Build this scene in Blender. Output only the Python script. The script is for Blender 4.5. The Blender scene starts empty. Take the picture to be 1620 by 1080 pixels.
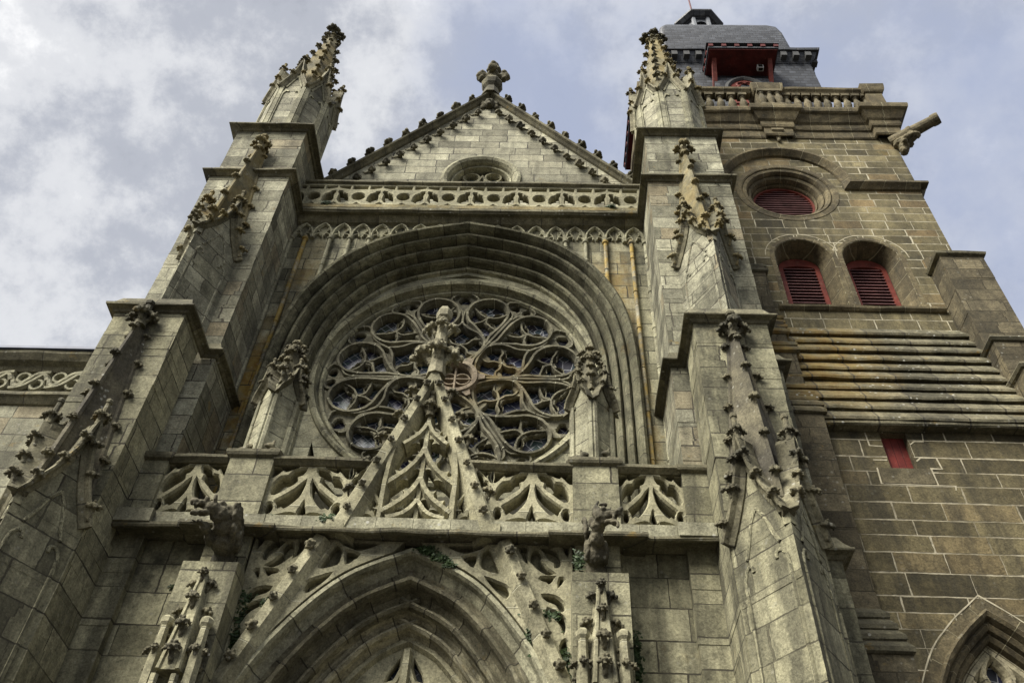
import bpy, bmesh, math, random
from mathutils import Vector, Matrix, noise as mnoise
random.seed(7)
R = math.radians
C = bpy.context.scene.collection
scene = bpy.context.scene

# ------------------------------------------------------------------ camera
EYE = 1.65
cam = bpy.data.cameras.new("camera"); camo = bpy.data.objects.new("camera", cam); C.objects.link(camo)
cam.sensor_fit = 'HORIZONTAL'; cam.sensor_width = 36.0; cam.lens = 36.0 * 1420.15 / 1620.0
cam.clip_start = 0.1; cam.clip_end = 5000
_yaw, _pit, _rol = R(3.042), R(47.509), R(3.353)
_f = Vector((-math.sin(_yaw) * math.cos(_pit), math.cos(_yaw) * math.cos(_pit), math.sin(_pit)))
_r = Vector((math.cos(_yaw), math.sin(_yaw), 0)); _u = _r.cross(_f)
_r2 = _r * math.cos(_rol) + _u * math.sin(_rol); _u2 = -_r * math.sin(_rol) + _u * math.cos(_rol)
camo.matrix_world = Matrix(((_r2.x, _u2.x, -_f.x, 0), (_r2.y, _u2.y, -_f.y, 0), (_r2.z, _u2.z, -_f.z, EYE), (0, 0, 0, 1)))
scene.camera = camo
scene.view_settings.view_transform = 'Standard'; scene.view_settings.look = 'None'
scene.view_settings.exposure = 1.25; scene.view_settings.gamma = 1.0

# ------------------------------------------------------------------ sky and sun
SUN_EL, SUN_AZ = R(46), math.atan2(-0.72, -0.69)       # from the left, in front of the facade, veiled by cloud
world = bpy.data.worlds.new("World"); scene.world = world; world.use_nodes = True
def build_world():
    nt = world.node_tree; N = nt.nodes; L = nt.links
    for n in list(N): N.remove(n)
    out = N.new('ShaderNodeOutputWorld'); bg = N.new('ShaderNodeBackground'); L.new(bg.outputs[0], out.inputs[0])
    bg.inputs['Strength'].default_value = 0.0445
    sky = N.new('ShaderNodeTexSky'); sky.sky_type = 'NISHITA'; sky.sun_disc = False
    sky.sun_elevation = SUN_EL; sky.sun_rotation = SUN_AZ; sky.air_density = 1.0; sky.dust_density = 1.5
    tc = N.new('ShaderNodeTexCoord')
    def noise(scale, detail, rough, off, stretch=(1, 1, 1), dist=0.0):
        m = N.new('ShaderNodeMapping'); m.inputs['Location'].default_value = off; m.inputs['Scale'].default_value = stretch
        L.new(tc.outputs['Generated'], m.inputs['Vector'])
        n = N.new('ShaderNodeTexNoise'); n.inputs['Scale'].default_value = scale; n.inputs['Detail'].default_value = detail
        n.inputs['Roughness'].default_value = rough; n.inputs['Distortion'].default_value = dist
        L.new(m.outputs[0], n.inputs['Vector']); return n.outputs['Fac']
    def ramp(sock, stops):
        r = N.new('ShaderNodeValToRGB'); el = r.color_ramp.elements
        while len(el) > 1: el.remove(el[-1])
        for i, (p, c) in enumerate(stops):
            e = el[0] if i == 0 else el.new(p)
            e.position = p; e.color = (*c, 1)
        r.color_ramp.interpolation = 'EASE'
        L.new(sock, r.inputs[0]); return r.outputs[0]
    def mix(f, a, b, mode='MIX'):
        m = N.new('ShaderNodeMix'); m.data_type = 'RGBA'; m.blend_type = mode
        if isinstance(f, float): m.inputs[0].default_value = f
        else: L.new(f, m.inputs[0])
        for i, v in ((6, a), (7, b)):
            if isinstance(v, tuple): m.inputs[i].default_value = (*v, 1)
            else: L.new(v, m.inputs[i])
        return m.outputs[2]
    cover = ramp(noise(2.1, 7, 0.55, (0.7, 0.2, 0.1)), [(0.30, (0, 0, 0)), (0.56, (1, 1, 1))])
    body = ramp(noise(3.6, 10, 0.64, (3.1, 1.7, 0.4)), [(0.30, (3.0, 3.25, 3.8)), (0.45, (4.7, 4.95, 5.6)), (0.56, (7.2, 7.35, 7.7)), (0.68, (10.8, 10.8, 10.8))])
    blue = mix(0.80, sky.outputs[0], (4.6, 5.2, 7.0))
    # the bank of brighter cloud lies to the west (left)
    sep = N.new('ShaderNodeSeparateXYZ'); L.new(tc.outputs['Generated'], sep.inputs[0])
    mr = N.new('ShaderNodeMapRange'); mr.inputs[1].default_value = 0.25; mr.inputs[2].default_value = -0.55
    mr.inputs[3].default_value = 0.0; mr.inputs[4].default_value = 1.0; L.new(sep.outputs[0], mr.inputs[0])
    mm = N.new('ShaderNodeMath'); mm.operation = 'MULTIPLY_ADD'; mm.inputs[1].default_value = 0.55; L.new(mr.outputs[0], mm.inputs[0])
    cv = N.new('ShaderNodeMath'); cv.operation = 'MULTIPLY'; cv.inputs[1].default_value = 0.92; L.new(cover, cv.inputs[0]); L.new(cv.outputs[0], mm.inputs[2])
    mm.use_clamp = True
    L.new(mix(mm.outputs[0], blue, body), bg.inputs['Color'])
build_world()
sl = bpy.data.lights.new("sun", 'SUN'); sl.energy = 4.2; sl.angle = R(36); sl.color = (1.0, 0.955, 0.87)
so = bpy.data.objects.new("sun", sl); C.objects.link(so)
_d = Vector((math.sin(SUN_AZ) * math.cos(SUN_EL), math.cos(SUN_AZ) * math.cos(SUN_EL), math.sin(SUN_EL)))
so.rotation_euler = _d.to_track_quat('Z', 'Y').to_euler(); so.location = (-30, -30, 50)

# ------------------------------------------------------------------ materials
class NT:
    def __init__(s, name):
        s.m = bpy.data.materials.new(name); s.m.use_nodes = True; s.t = s.m.node_tree; s.N = s.t.nodes; s.L = s.t.links
        s.b = s.N['Principled BSDF']; s.b.inputs['Roughness'].default_value = 0.9
        s.b.inputs['Specular IOR Level'].default_value = 0.25
    def n(s, t, **k):
        x = s.N.new(t)
        for a, v in k.items(): setattr(x, a, v)
        return x
    def put(s, inp, v):
        if isinstance(v, (int, float)): inp.default_value = v
        elif isinstance(v, tuple): inp.default_value = (*v, 1) if len(v) == 3 and inp.type == 'RGBA' else v
        else: s.L.new(v, inp)
    def math(s, op, a, b=0.0, c=0.0, clamp=False):
        x = s.n('ShaderNodeMath', operation=op); x.use_clamp = clamp
        s.put(x.inputs[0], a); s.put(x.inputs[1], b)
        if op in ('MULTIPLY_ADD', 'SMOOTH_MIN'): s.put(x.inputs[2], c)
        return x.outputs[0]
    def mix(s, f, a, b, mode='MIX'):
        x = s.n('ShaderNodeMix', data_type='RGBA', blend_type=mode); s.put(x.inputs[0], f); s.put(x.inputs[6], a); s.put(x.inputs[7], b)
        return x.outputs[2]
    def noise(s, vec, scale, detail=4, rough=0.55, dist=0.0):
        x = s.n('ShaderNodeTexNoise'); s.put(x.inputs['Vector'], vec); x.inputs['Scale'].default_value = scale
        x.inputs['Detail'].default_value = detail; x.inputs['Roughness'].default_value = rough; x.inputs['Distortion'].default_value = dist
        return x.outputs['Fac']
    def mr(s, v, a, b, c=0.0, d=1.0):
        x = s.n('ShaderNodeMapRange'); x.clamp = True; s.put(x.inputs[0], v)
        for i, q in ((1, a), (2, b), (3, c), (4, d)): x.inputs[i].default_value = q
        return x.outputs[0]
    def comb(s, x, y, z=0.0):
        c = s.n('ShaderNodeCombineXYZ'); s.put(c.inputs[0], x); s.put(c.inputs[1], y); s.put(c.inputs[2], z); return c.outputs[0]
    def pos(s):
        g = s.n('ShaderNodeNewGeometry'); s.P = g.outputs['Position']; s.TN = g.outputs['True Normal']
        sp = s.n('ShaderNodeSeparateXYZ'); s.L.new(s.P, sp.inputs[0]); s.x, s.y, s.z = sp.outputs
        sn = s.n('ShaderNodeSeparateXYZ'); s.L.new(s.TN, sn.inputs[0])
        # wall coordinate: distance along the horizontal tangent of the face
        ln = s.math('ADD', s.math('SQRT', s.math('ADD', s.math('MULTIPLY', sn.outputs[0], sn.outputs[0]), s.math('MULTIPLY', sn.outputs[1], sn.outputs[1]))), 1e-4)
        s.u = s.math('DIVIDE', s.math('SUBTRACT', s.math('MULTIPLY', s.y, sn.outputs[0]), s.math('MULTIPLY', s.x, sn.outputs[1])), ln)
        s.nz = sn.outputs[2]
        return s.P
    def gray(s, v): return s.comb(v, v, v)

def weather(k, col, streak=0.5, lichen=0.25, dots=0.3, blotch=0.5, tops=0.0, regions=()):
    """stains that belong to the stone: broad tone, rain streaks, lichen, pale dots"""
    P = k.P
    big = k.noise(P, 0.55, 5, 0.6)
    col = k.mix(1.0, col, k.gray(k.mr(big, 0.3, 0.7, 1.0 - 0.5 * blotch, 1.0 + 0.4 * blotch)), 'MULTIPLY')
    med = k.noise(P, 5.0, 6, 0.7)
    col = k.mix(1.0, col, k.gray(k.mr(med, 0.3, 0.72, 0.60, 1.34)), 'MULTIPLY')
    st = k.noise(k.comb(k.math('MULTIPLY', k.u, 2.6), k.math('MULTIPLY', k.z, 0.22), 0.0), 1.0, 6, 0.6)
    col = k.mix(k.math('MULTIPLY', k.mr(st, 0.46, 0.62), streak), col, (0.022, 0.021, 0.016))
    crust = k.math('MULTIPLY', k.mr(k.noise(P, 1.6, 8, 0.72), 0.52, 0.66), k.mr(k.noise(P, 0.35, 2, 0.5), 0.35, 0.6))
    col = k.mix(k.math('MULTIPLY', crust, 0.75), col, (0.020, 0.020, 0.014))
    gr = k.noise(P, 30, 4, 0.8)
    col = k.mix(1.0, col, k.gray(k.mr(gr, 0.30, 0.70, 0.55, 1.46)), 'MULTIPLY')
    pores = k.noise(P, 13, 5, 0.75)
    col = k.mix(k.math('MULTIPLY', k.mr(pores, 0.57, 0.68), 0.55), col, (0.03, 0.027, 0.02))
    ly = k.noise(P, 2.1, 7, 0.68)
    msk = k.mr(ly, 0.63, 0.70)
    lch = k.math('MULTIPLY', msk, lichen)
    for (x0, z0, rx, rz, amt) in regions:
        dx = k.math('DIVIDE', k.math('SUBTRACT', k.x, x0), rx); dz = k.math('DIVIDE', k.math('SUBTRACT', k.z, z0), rz)
        d2 = k.math('ADD', k.math('MULTIPLY', dx, dx), k.math('MULTIPLY', dz, dz))
        f = k.math('MULTIPLY', k.mr(d2, 1.0, 0.0), k.mr(ly, 0.36, 0.56))
        lch = k.math('MAXIMUM', lch, k.math('MULTIPLY', f, amt))
    lc = k.mix(k.mr(k.noise(P, 9, 3), 0.35, 0.65), (0.20, 0.105, 0.012), (0.27, 0.19, 0.04))
    col = k.mix(k.math('MINIMUM', lch, 0.9), col, lc)
    vo = k.n('ShaderNodeTexVoronoi'); k.put(vo.inputs['Vector'], P); vo.inputs['Scale'].default_value = 9.0
    dm = k.math('MULTIPLY', k.mr(vo.outputs['Distance'], 0.26, 0.16), k.mr(k.noise(P, 1.9, 5, 0.65), 0.51, 0.60))
    col = k.mix(k.math('MULTIPLY', dm, dots), col, (0.36, 0.355, 0.30))
    return col, med, gr

def ashlar(name, c1, c2, mort, bw, bh, ms, streak=0.5, lichen=0.2, dots=0.25, blotch=0.5, rough=0.35, regions=(), seed=0.0, odd=None, vary=0.5):
    k = NT(name); k.pos()
    zz = k.math('ADD', k.z, k.math('MULTIPLY', k.math('SUBTRACT', k.noise(k.P, 1.3, 2), 0.5), 0.03))
    zz = k.math('ADD', zz, k.math('MULTIPLY', k.noise(k.comb(0.0, 0.0, k.z), 0.9, 1), bh * vary))
    row = k.math('FLOOR', k.math('DIVIDE', zz, bh))
    wn = k.n('ShaderNodeTexWhiteNoise', noise_dimensions='1D'); k.put(wn.inputs['W'], k.math('ADD', row, seed))
    uu = k.math('ADD', k.u, k.math('MULTIPLY', wn.outputs['Value'], bw * 3))
    wob = k.noise(k.comb(k.math('MULTIPLY', uu, 0.8), k.math('MULTIPLY', row, 7.31), 0.0), 1.0, 1)
    uu = k.math('ADD', uu, k.math('MULTIPLY', k.math('SUBTRACT', wob, 0.5), bw * 1.1))
    uu = k.math('ADD', uu, k.math('MULTIPLY', k.math('SUBTRACT', k.noise(k.P, 7, 3), 0.5), 0.03))
    zz = k.math('ADD', zz, k.math('MULTIPLY', k.math('SUBTRACT', k.noise(k.P, 8, 3), 0.5), 0.018))
    br = k.n('ShaderNodeTexBrick', offset=0.5, offset_frequency=2, squash=1.0)
    k.put(br.inputs['Vector'], k.comb(uu, zz)); br.inputs['Scale'].default_value = 1.0
    k.put(br.inputs['Mortar Size'], k.mr(k.noise(k.P, 2.2, 4, 0.6), 0.3, 0.7, ms * 0.35, ms * 1.75)); br.inputs['Mortar Smooth'].default_value = 0.25; br.inputs['Bias'].default_value = 0.0
    br.inputs['Brick Width'].default_value = bw; br.inputs['Row Height'].default_value = bh
    br.inputs['Color1'].default_value = (0, 0, 0, 1); br.inputs['Color2'].default_value = (1, 1, 1, 1); br.inputs['Mortar'].default_value = (0.5, 0.5, 0.5, 1)
    rnd = k.n('ShaderNodeSeparateColor'); k.L.new(br.outputs['Color'], rnd.inputs[0]); rv = rnd.outputs[0]
    wn2 = k.n('ShaderNodeTexWhiteNoise', noise_dimensions='1D'); k.put(wn2.inputs['W'], k.math('MULTIPLY', rv, 91.7))
    col = k.mix(rv, c1, c2)
    col = k.mix(1.0, col, k.gray(k.mr(wn2.outputs['Value'], 0.0, 1.0, 0.62, 1.30)), 'MULTIPLY')
    if odd: col = k.mix(k.math('MULTIPLY', k.mr(rv, 0.82, 0.9), 0.7), col, odd)
    col, med, gr = weather(k, col, streak, lichen, dots, blotch, regions=regions)
    mf = br.outputs['Fac']
    mc = k.mix(1.0, mort, k.gray(k.mr(k.noise(k.P, 12, 3), 0.3, 0.7, 0.65, 1.15)), 'MULTIPLY')
    vis = k.mr(k.noise(k.P, 0.7, 5, 0.62), 0.31, 0.52, 0.10, 1.0)
    col = k.mix(k.math('MULTIPLY', mf, vis), col, mc)
    k.put(k.b.inputs['Base Color'], col)
    h = k.math('ADD', k.math('MULTIPLY', med, rough), k.math('MULTIPLY', gr, 0.35))
    h = k.math('SUBTRACT', h, k.math('MULTIPLY', mf, 0.6))
    h = k.math('ADD', h, k.math('MULTIPLY', rv, 0.15))
    bp = k.n('ShaderNodeBump'); bp.inputs['Strength'].default_value = 0.85; bp.inputs['Distance'].default_value = 0.045
    k.put(bp.inputs['Height'], h); k.L.new(bp.outputs[0], k.b.inputs['Normal'])
    return k.m

def carved(name, c1, c2, joint=0.0, streak=0.35, lichen=0.2, dots=0.3, blotch=0.5, bump=0.8, regions=(), jc=(0.05, 0.045, 0.035), jw=0.012, allover=0.0):
    """dressed and carved stone; joint > 0 puts voussoir joints along the run of the moulding"""
    k = NT(name); k.pos()
    big = k.noise(k.P, 1.3, 3)
    col = k.mix(k.mr(big, 0.35, 0.65), c1, c2)
    jm = None
    if joint > 0:
        uvn = k.n('ShaderNodeUVMap'); su = k.n('ShaderNodeSeparateXYZ'); k.L.new(uvn.outputs[0], su.inputs[0])
        t = k.math('DIVIDE', su.outputs[0], joint)
        wn = k.n('ShaderNodeTexWhiteNoise', noise_dimensions='1D'); k.put(wn.inputs['W'], k.math('FLOOR', t))
        col = k.mix(1.0, col, k.gray(k.mr(wn.outputs['Value'], 0.0, 1.0, 0.72, 1.2)), 'MULTIPLY')
        fr = k.math('ABSOLUTE', k.math('SUBTRACT', k.math('FRACT', t), 0.5))
        jm = k.mr(fr, 0.5 - jw / joint, 0.5 - jw / joint * 0.5)
    col, med, gr = weather(k, col, streak, lichen, dots, blotch, regions=regions)
    if allover > 0:
        f = k.math('MULTIPLY', k.mr(k.noise(k.P, 1.5, 9, 0.72), 0.44, 0.56), allover)
        col = k.mix(f, col, k.mix(k.mr(k.noise(k.P, 11, 3), 0.3, 0.7), (0.26, 0.155, 0.02), (0.36, 0.265, 0.06)))
    h = k.math('ADD', k.math('MULTIPLY', med, 0.6), k.math('MULTIPLY', gr, 0.3))
    if jm is not None:
        col = k.mix(k.math('MULTIPLY', jm, 0.8), col, jc); h = k.math('SUBTRACT', h, k.math('MULTIPLY', jm, 0.5))
    k.put(k.b.inputs['Base Color'], col)
    bp = k.n('ShaderNodeBump'); bp.inputs['Strength'].default_value = bump; bp.inputs['Distance'].default_value = 0.035
    k.put(bp.inputs['Height'], h); k.L.new(bp.outputs[0], k.b.inputs['Normal'])
    return k.m

def slate(name):
    k = NT(name); k.pos()
    br = k.n('ShaderNodeTexBrick', offset=0.5, offset_frequency=2)
    k.put(br.inputs['Vector'], k.comb(k.math('ADD', k.u, k.math('MULTIPLY', k.noise(k.P, 6, 2), 0.04)), k.z)); br.inputs['Scale'].default_value = 1.0
    br.inputs['Mortar Size'].default_value = 0.014; br.inputs['Brick Width'].default_value = 0.24; br.inputs['Row Height'].default_value = 0.19
    br.inputs['Color1'].default_value = (0.013, 0.015, 0.019, 1); br.inputs['Color2'].default_value = (0.050, 0.055, 0.064, 1); br.inputs['Mortar'].default_value = (0.012, 0.012, 0.014, 1)
    col = k.mix(1.0, br.outputs['Color'], k.gray(k.mr(k.noise(k.P, 1.2, 5, 0.6), 0.3, 0.7, 0.7, 1.3)), 'MULTIPLY')
    col = k.mix(k.math('MULTIPLY', k.mr(k.noise(k.P, 3.0, 6, 0.7), 0.6, 0.7), 0.35), col, (0.16, 0.165, 0.15))
    k.put(k.b.inputs['Base Color'], col); k.b.inputs['Roughness'].default_value = 0.55; k.b.inputs['Specular IOR Level'].default_value = 0.4
    bp = k.n('ShaderNodeBump'); bp.inputs['Strength'].default_value = 0.7; bp.inputs['Distance'].default_value = 0.02
    k.put(bp.inputs['Height'], k.math('SUBTRACT', k.math('FRACT', k.math('DIVIDE', k.z, -0.19)), br.outputs['Fac'])); k.L.new(bp.outputs[0], k.b.inputs['Normal'])
    return k.m

def paint(name, c, boards=0.0):
    k = NT(name); k.pos()
    col = k.mix(1.0, c, k.gray(k.mr(k.noise(k.P, 3.0, 6, 0.7), 0.3, 0.7, 0.45, 1.35)), 'MULTIPLY')
    col = k.mix(k.math('MULTIPLY', k.mr(k.noise(k.P, 7.0, 6, 0.7), 0.58, 0.7), 0.5), col, (0.20, 0.12, 0.09))
    col = k.mix(k.math('MULTIPLY', k.mr(k.noise(k.comb(k.math('MULTIPLY', k.u, 9.0), k.math('MULTIPLY', k.z, 1.5)), 1.0, 5, 0.7), 0.58, 0.72), 0.5), col, (c[0] * 0.35, c[1] * 0.5, c[2] * 0.6))
    if boards > 0:
        fr = k.math('ABSOLUTE', k.math('SUBTRACT', k.math('FRACT', k.math('DIVIDE', k.u, boards)), 0.5))
        col = k.mix(k.mr(fr, 0.45, 0.49), col, (0.02, 0.004, 0.004))
    k.put(k.b.inputs['Base Color'], col); k.b.inputs['Roughness'].default_value = 0.6
    return k.m

def leaded(name):
    k = NT(name); k.pos()
    v = k.n('ShaderNodeTexVoronoi', feature='DISTANCE_TO_EDGE'); k.put(v.inputs['Vector'], k.comb(k.x, k.z)); v.inputs['Scale'].default_value = 5.2
    # square quarries here, cut shapes there
    d1 = k.math('MULTIPLY', k.math('ADD', k.x, k.z), 4.6); d2 = k.math('MULTIPLY', k.math('SUBTRACT', k.x, k.z), 4.6)
    e = k.math('MINIMUM', k.math('ABSOLUTE', k.math('SUBTRACT', k.math('FRACT', d1), 0.5)), k.math('ABSOLUTE', k.math('SUBTRACT', k.math('FRACT', d2), 0.5)))
    l1 = k.mr(v.outputs['Distance'], 0.035, 0.02); l2 = k.mr(e, 0.045, 0.025)
    sel = k.mr(k.noise(k.P, 1.6, 1), 0.49, 0.51)
    lead = k.math('ADD', k.math('MULTIPLY', l1, k.math('SUBTRACT', 1.0, sel)), k.math('MULTIPLY', l2, sel))
    vc = k.n('ShaderNodeTexVoronoi'); k.put(vc.inputs['Vector'], k.comb(k.x, k.z)); vc.inputs['Scale'].default_value = 5.2
    glass = k.mix(0.45, k.mix(k.mr(k.noise(k.P, 2.2, 3), 0.4, 0.6), (0.014, 0.018, 0.024), (0.034, 0.041, 0.052)), k.mix(1.0, vc.outputs['Color'], (0.03, 0.045, 0.07), 'MULTIPLY'))
    k.put(k.b.inputs['Base Color'], k.mix(lead, glass, (0.36, 0.37, 0.38)))
    k.put(k.b.inputs['Roughness'], k.mr(lead, 0, 1, 0.38, 0.7)); k.b.inputs['Specular IOR Level'].default_value = 0.35
    bp = k.n('ShaderNodeBump'); bp.inputs['Strength'].default_value = 0.5; bp.inputs['Distance'].default_value = 0.03
    k.put(bp.inputs['Height'], k.math('ADD', k.math('MULTIPLY', lead, 0.4), k.noise(k.P, 4.0, 2))); k.L.new(bp.outputs[0], k.b.inputs['Normal'])
    return k.m

def plain(name, c, rough=0.8, metal=0.0, var=0.25, scale=6.0):
    k = NT(name); k.pos()
    k.put(k.b.inputs['Base Color'], k.mix(1.0, c, k.gray(k.mr(k.noise(k.P, scale, 5, 0.65), 0.3, 0.7, 1 - var, 1 + var)), 'MULTIPLY'))
    k.b.inputs['Roughness'].default_value = rough; k.b.inputs['Metallic'].default_value = metal
    return k.m

XC = -1.79                                             # centre line of the church front
M = {}
LR = ((-5.55, 13.3, 0.75, 2.6, 0.9), (-5.2, 16.6, 0.45, 1.7, 0.4), (1.55, 16.2, 0.42, 2.4, 0.55), (1.25, 16.9, 0.75, 1.0, 0.35), (1.85, 12.3, 0.3, 2.6, 0.5))
M['church'] = ashlar('church_ashlar', (0.180, 0.173, 0.117), (0.385, 0.372, 0.267), (0.062, 0.055, 0.040), 0.82, 0.40, 0.011, streak=0.45, lichen=0.45, seed=3, odd=(0.166, 0.129, 0.070))
M['front'] = ashlar('front_ashlar', (0.186, 0.176, 0.112), (0.301, 0.288, 0.193), (0.043, 0.041, 0.030), 0.70, 0.40, 0.0105, streak=0.6, lichen=0.3, regions=LR, seed=9)
M['gable'] = ashlar('gable_ashlar', (0.262, 0.248, 0.175), (0.365, 0.352, 0.252), (0.079, 0.074, 0.059), 0.85, 0.34, 0.012, streak=0.35, lichen=0.2, seed=17)
M['low'] = ashlar('lower_ashlar', (0.186, 0.175, 0.108), (0.277, 0.262, 0.168), (0.050, 0.045, 0.031), 1.0, 0.46, 0.010, streak=0.6, lichen=0.08, dots=0.2, seed=5)
M['tower'] = ashlar('tower_ashlar', (0.098, 0.083, 0.042), (0.191, 0.163, 0.089), (0.42, 0.385, 0.275), 0.66, 0.315, 0.012, streak=0.5, vary=1.4, lichen=0.2, dots=0.1, blotch=0.75, seed=21, odd=(0.172, 0.119, 0.055))
M['towerlow'] = ashlar('tower_lower_ashlar', (0.078, 0.065, 0.033), (0.156, 0.131, 0.069), (0.40, 0.36, 0.255), 0.98, 0.335, 0.0125, streak=0.6, vary=1.6, lichen=0.12, dots=0.1, blotch=0.7, seed=31, odd=(0.133, 0.102, 0.051))
M['towerdark'] = ashlar('tower_buttress_ashlar', (0.078, 0.065, 0.038), (0.136, 0.115, 0.069), (0.047, 0.040, 0.023), 0.75, 0.36, 0.009, streak=0.4, lichen=0.35, dots=0.35, seed=41)
M['mould'] = carved('moulded_stone', (0.198, 0.189, 0.121), (0.338, 0.323, 0.215), joint=0.62, streak=0.4, lichen=0.25)
M['plinth'] = carved('spotted_plinth_stone', (0.200, 0.190, 0.128), (0.308, 0.296, 0.205), streak=0.45, lichen=0.3, dots=0.9)
M['mouldp'] = carved('portal_moulding', (0.193, 0.175, 0.109), (0.323, 0.299, 0.201), joint=0.66, streak=0.35, lichen=0.25)
M['mouldl'] = carved('pale_moulded_stone', (0.230, 0.218, 0.143), (0.333, 0.321, 0.217), joint=0.8, streak=0.3, lichen=0.2)
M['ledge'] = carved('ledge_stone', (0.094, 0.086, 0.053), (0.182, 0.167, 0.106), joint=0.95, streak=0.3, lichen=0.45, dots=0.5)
M['trac'] = carved('tracery_stone', (0.222, 0.207, 0.129), (0.333, 0.312, 0.203), joint=0.75, streak=0.25, lichen=0.1, dots=0.15, jc=(0.333, 0.321, 0.231), jw=0.01)
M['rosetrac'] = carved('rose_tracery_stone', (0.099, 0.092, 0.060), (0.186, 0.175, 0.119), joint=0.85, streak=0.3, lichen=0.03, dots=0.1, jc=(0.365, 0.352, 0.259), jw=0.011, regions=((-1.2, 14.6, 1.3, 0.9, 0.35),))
M['carve'] = carved('weathered_carving', (0.062, 0.058, 0.039), (0.171, 0.154, 0.094), streak=0.3, lichen=0.3, dots=0.5)
M['carved'] = carved('dark_weathered_carving', (0.038, 0.036, 0.026), (0.131, 0.117, 0.077), streak=0.5, lichen=0.15, dots=0.4)
M['carvel'] = carved('pale_carving', (0.175, 0.160, 0.105), (0.270, 0.252, 0.168), streak=0.3, lichen=0.25, dots=0.3)
M['spire'] = carved('mossy_spire_stone', (0.111, 0.100, 0.056), (0.215, 0.192, 0.116), streak=0.3, lichen=0.45, dots=0.5, allover=0.22)
M['spirel'] = carved('speckled_spire_stone', (0.065, 0.059, 0.044), (0.134, 0.120, 0.077), streak=0.4, lichen=0.15, dots=0.9)
M['gold'] = carved('yellow_lichen_stone', (0.19, 0.178, 0.125), (0.285, 0.27, 0.20), joint=0.9, allover=0.8)
M['weath'] = carved('lichened_slabs', (0.103, 0.095, 0.059), (0.175, 0.157, 0.099), joint=0.8, jw=0.02, streak=0.4, lichen=0.55, dots=1.0, regions=((5.3, 15.2, 1.9, 2.6, 0.6),))
M['tmould'] = carved('tower_moulding', (0.090, 0.073, 0.041), (0.156, 0.129, 0.072), joint=0.55, streak=0.4, lichen=0.1, dots=0.2, jc=(0.257, 0.231, 0.144), jw=0.009)
M['tcarve'] = carved('tower_carving', (0.086, 0.073, 0.042), (0.156, 0.132, 0.079), streak=0.4, lichen=0.15, dots=0.3)
M['newstone'] = carved('pale_new_stone', (0.286, 0.257, 0.161), (0.365, 0.328, 0.217), joint=0.5, streak=0.1, lichen=0.0, dots=0.0)
M['slate'] = slate('roof_slate'); M['red'] = paint('red_paint', (0.145, 0.031, 0.021)); M['redb'] = paint('red_boards', (0.135, 0.022, 0.016), 0.13)
M['redd'] = paint('dull_red_paint', (0.085, 0.015, 0.013)); M['slat'] = paint('grey_red_louvre', (0.17, 0.085, 0.082))
M['glass'] = leaded('leaded_glass'); M['void'] = plain('dark_opening', (0.012, 0.011, 0.010), 0.95)
M['lead'] = plain('lead_sheet', (0.16, 0.17, 0.185), 0.5); M['bluelead'] = plain('blue_slate_edge', (0.075, 0.09, 0.14), 0.55)
M['leaf'] = plain('ivy_leaf', (0.020, 0.036, 0.009), 0.6, var=0.6, scale=14); M['grey'] = plain('grey_timber', (0.055, 0.056, 0.055), 0.7)
M['white'] = plain('white_metal', (0.62, 0.63, 0.62), 0.5); M['rust'] = plain('red_rod', (0.12, 0.05, 0.05), 0.6)
M['ground'] = plain('cobbles', (0.05, 0.047, 0.042), 0.9, var=0.4, scale=3.0)

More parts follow.
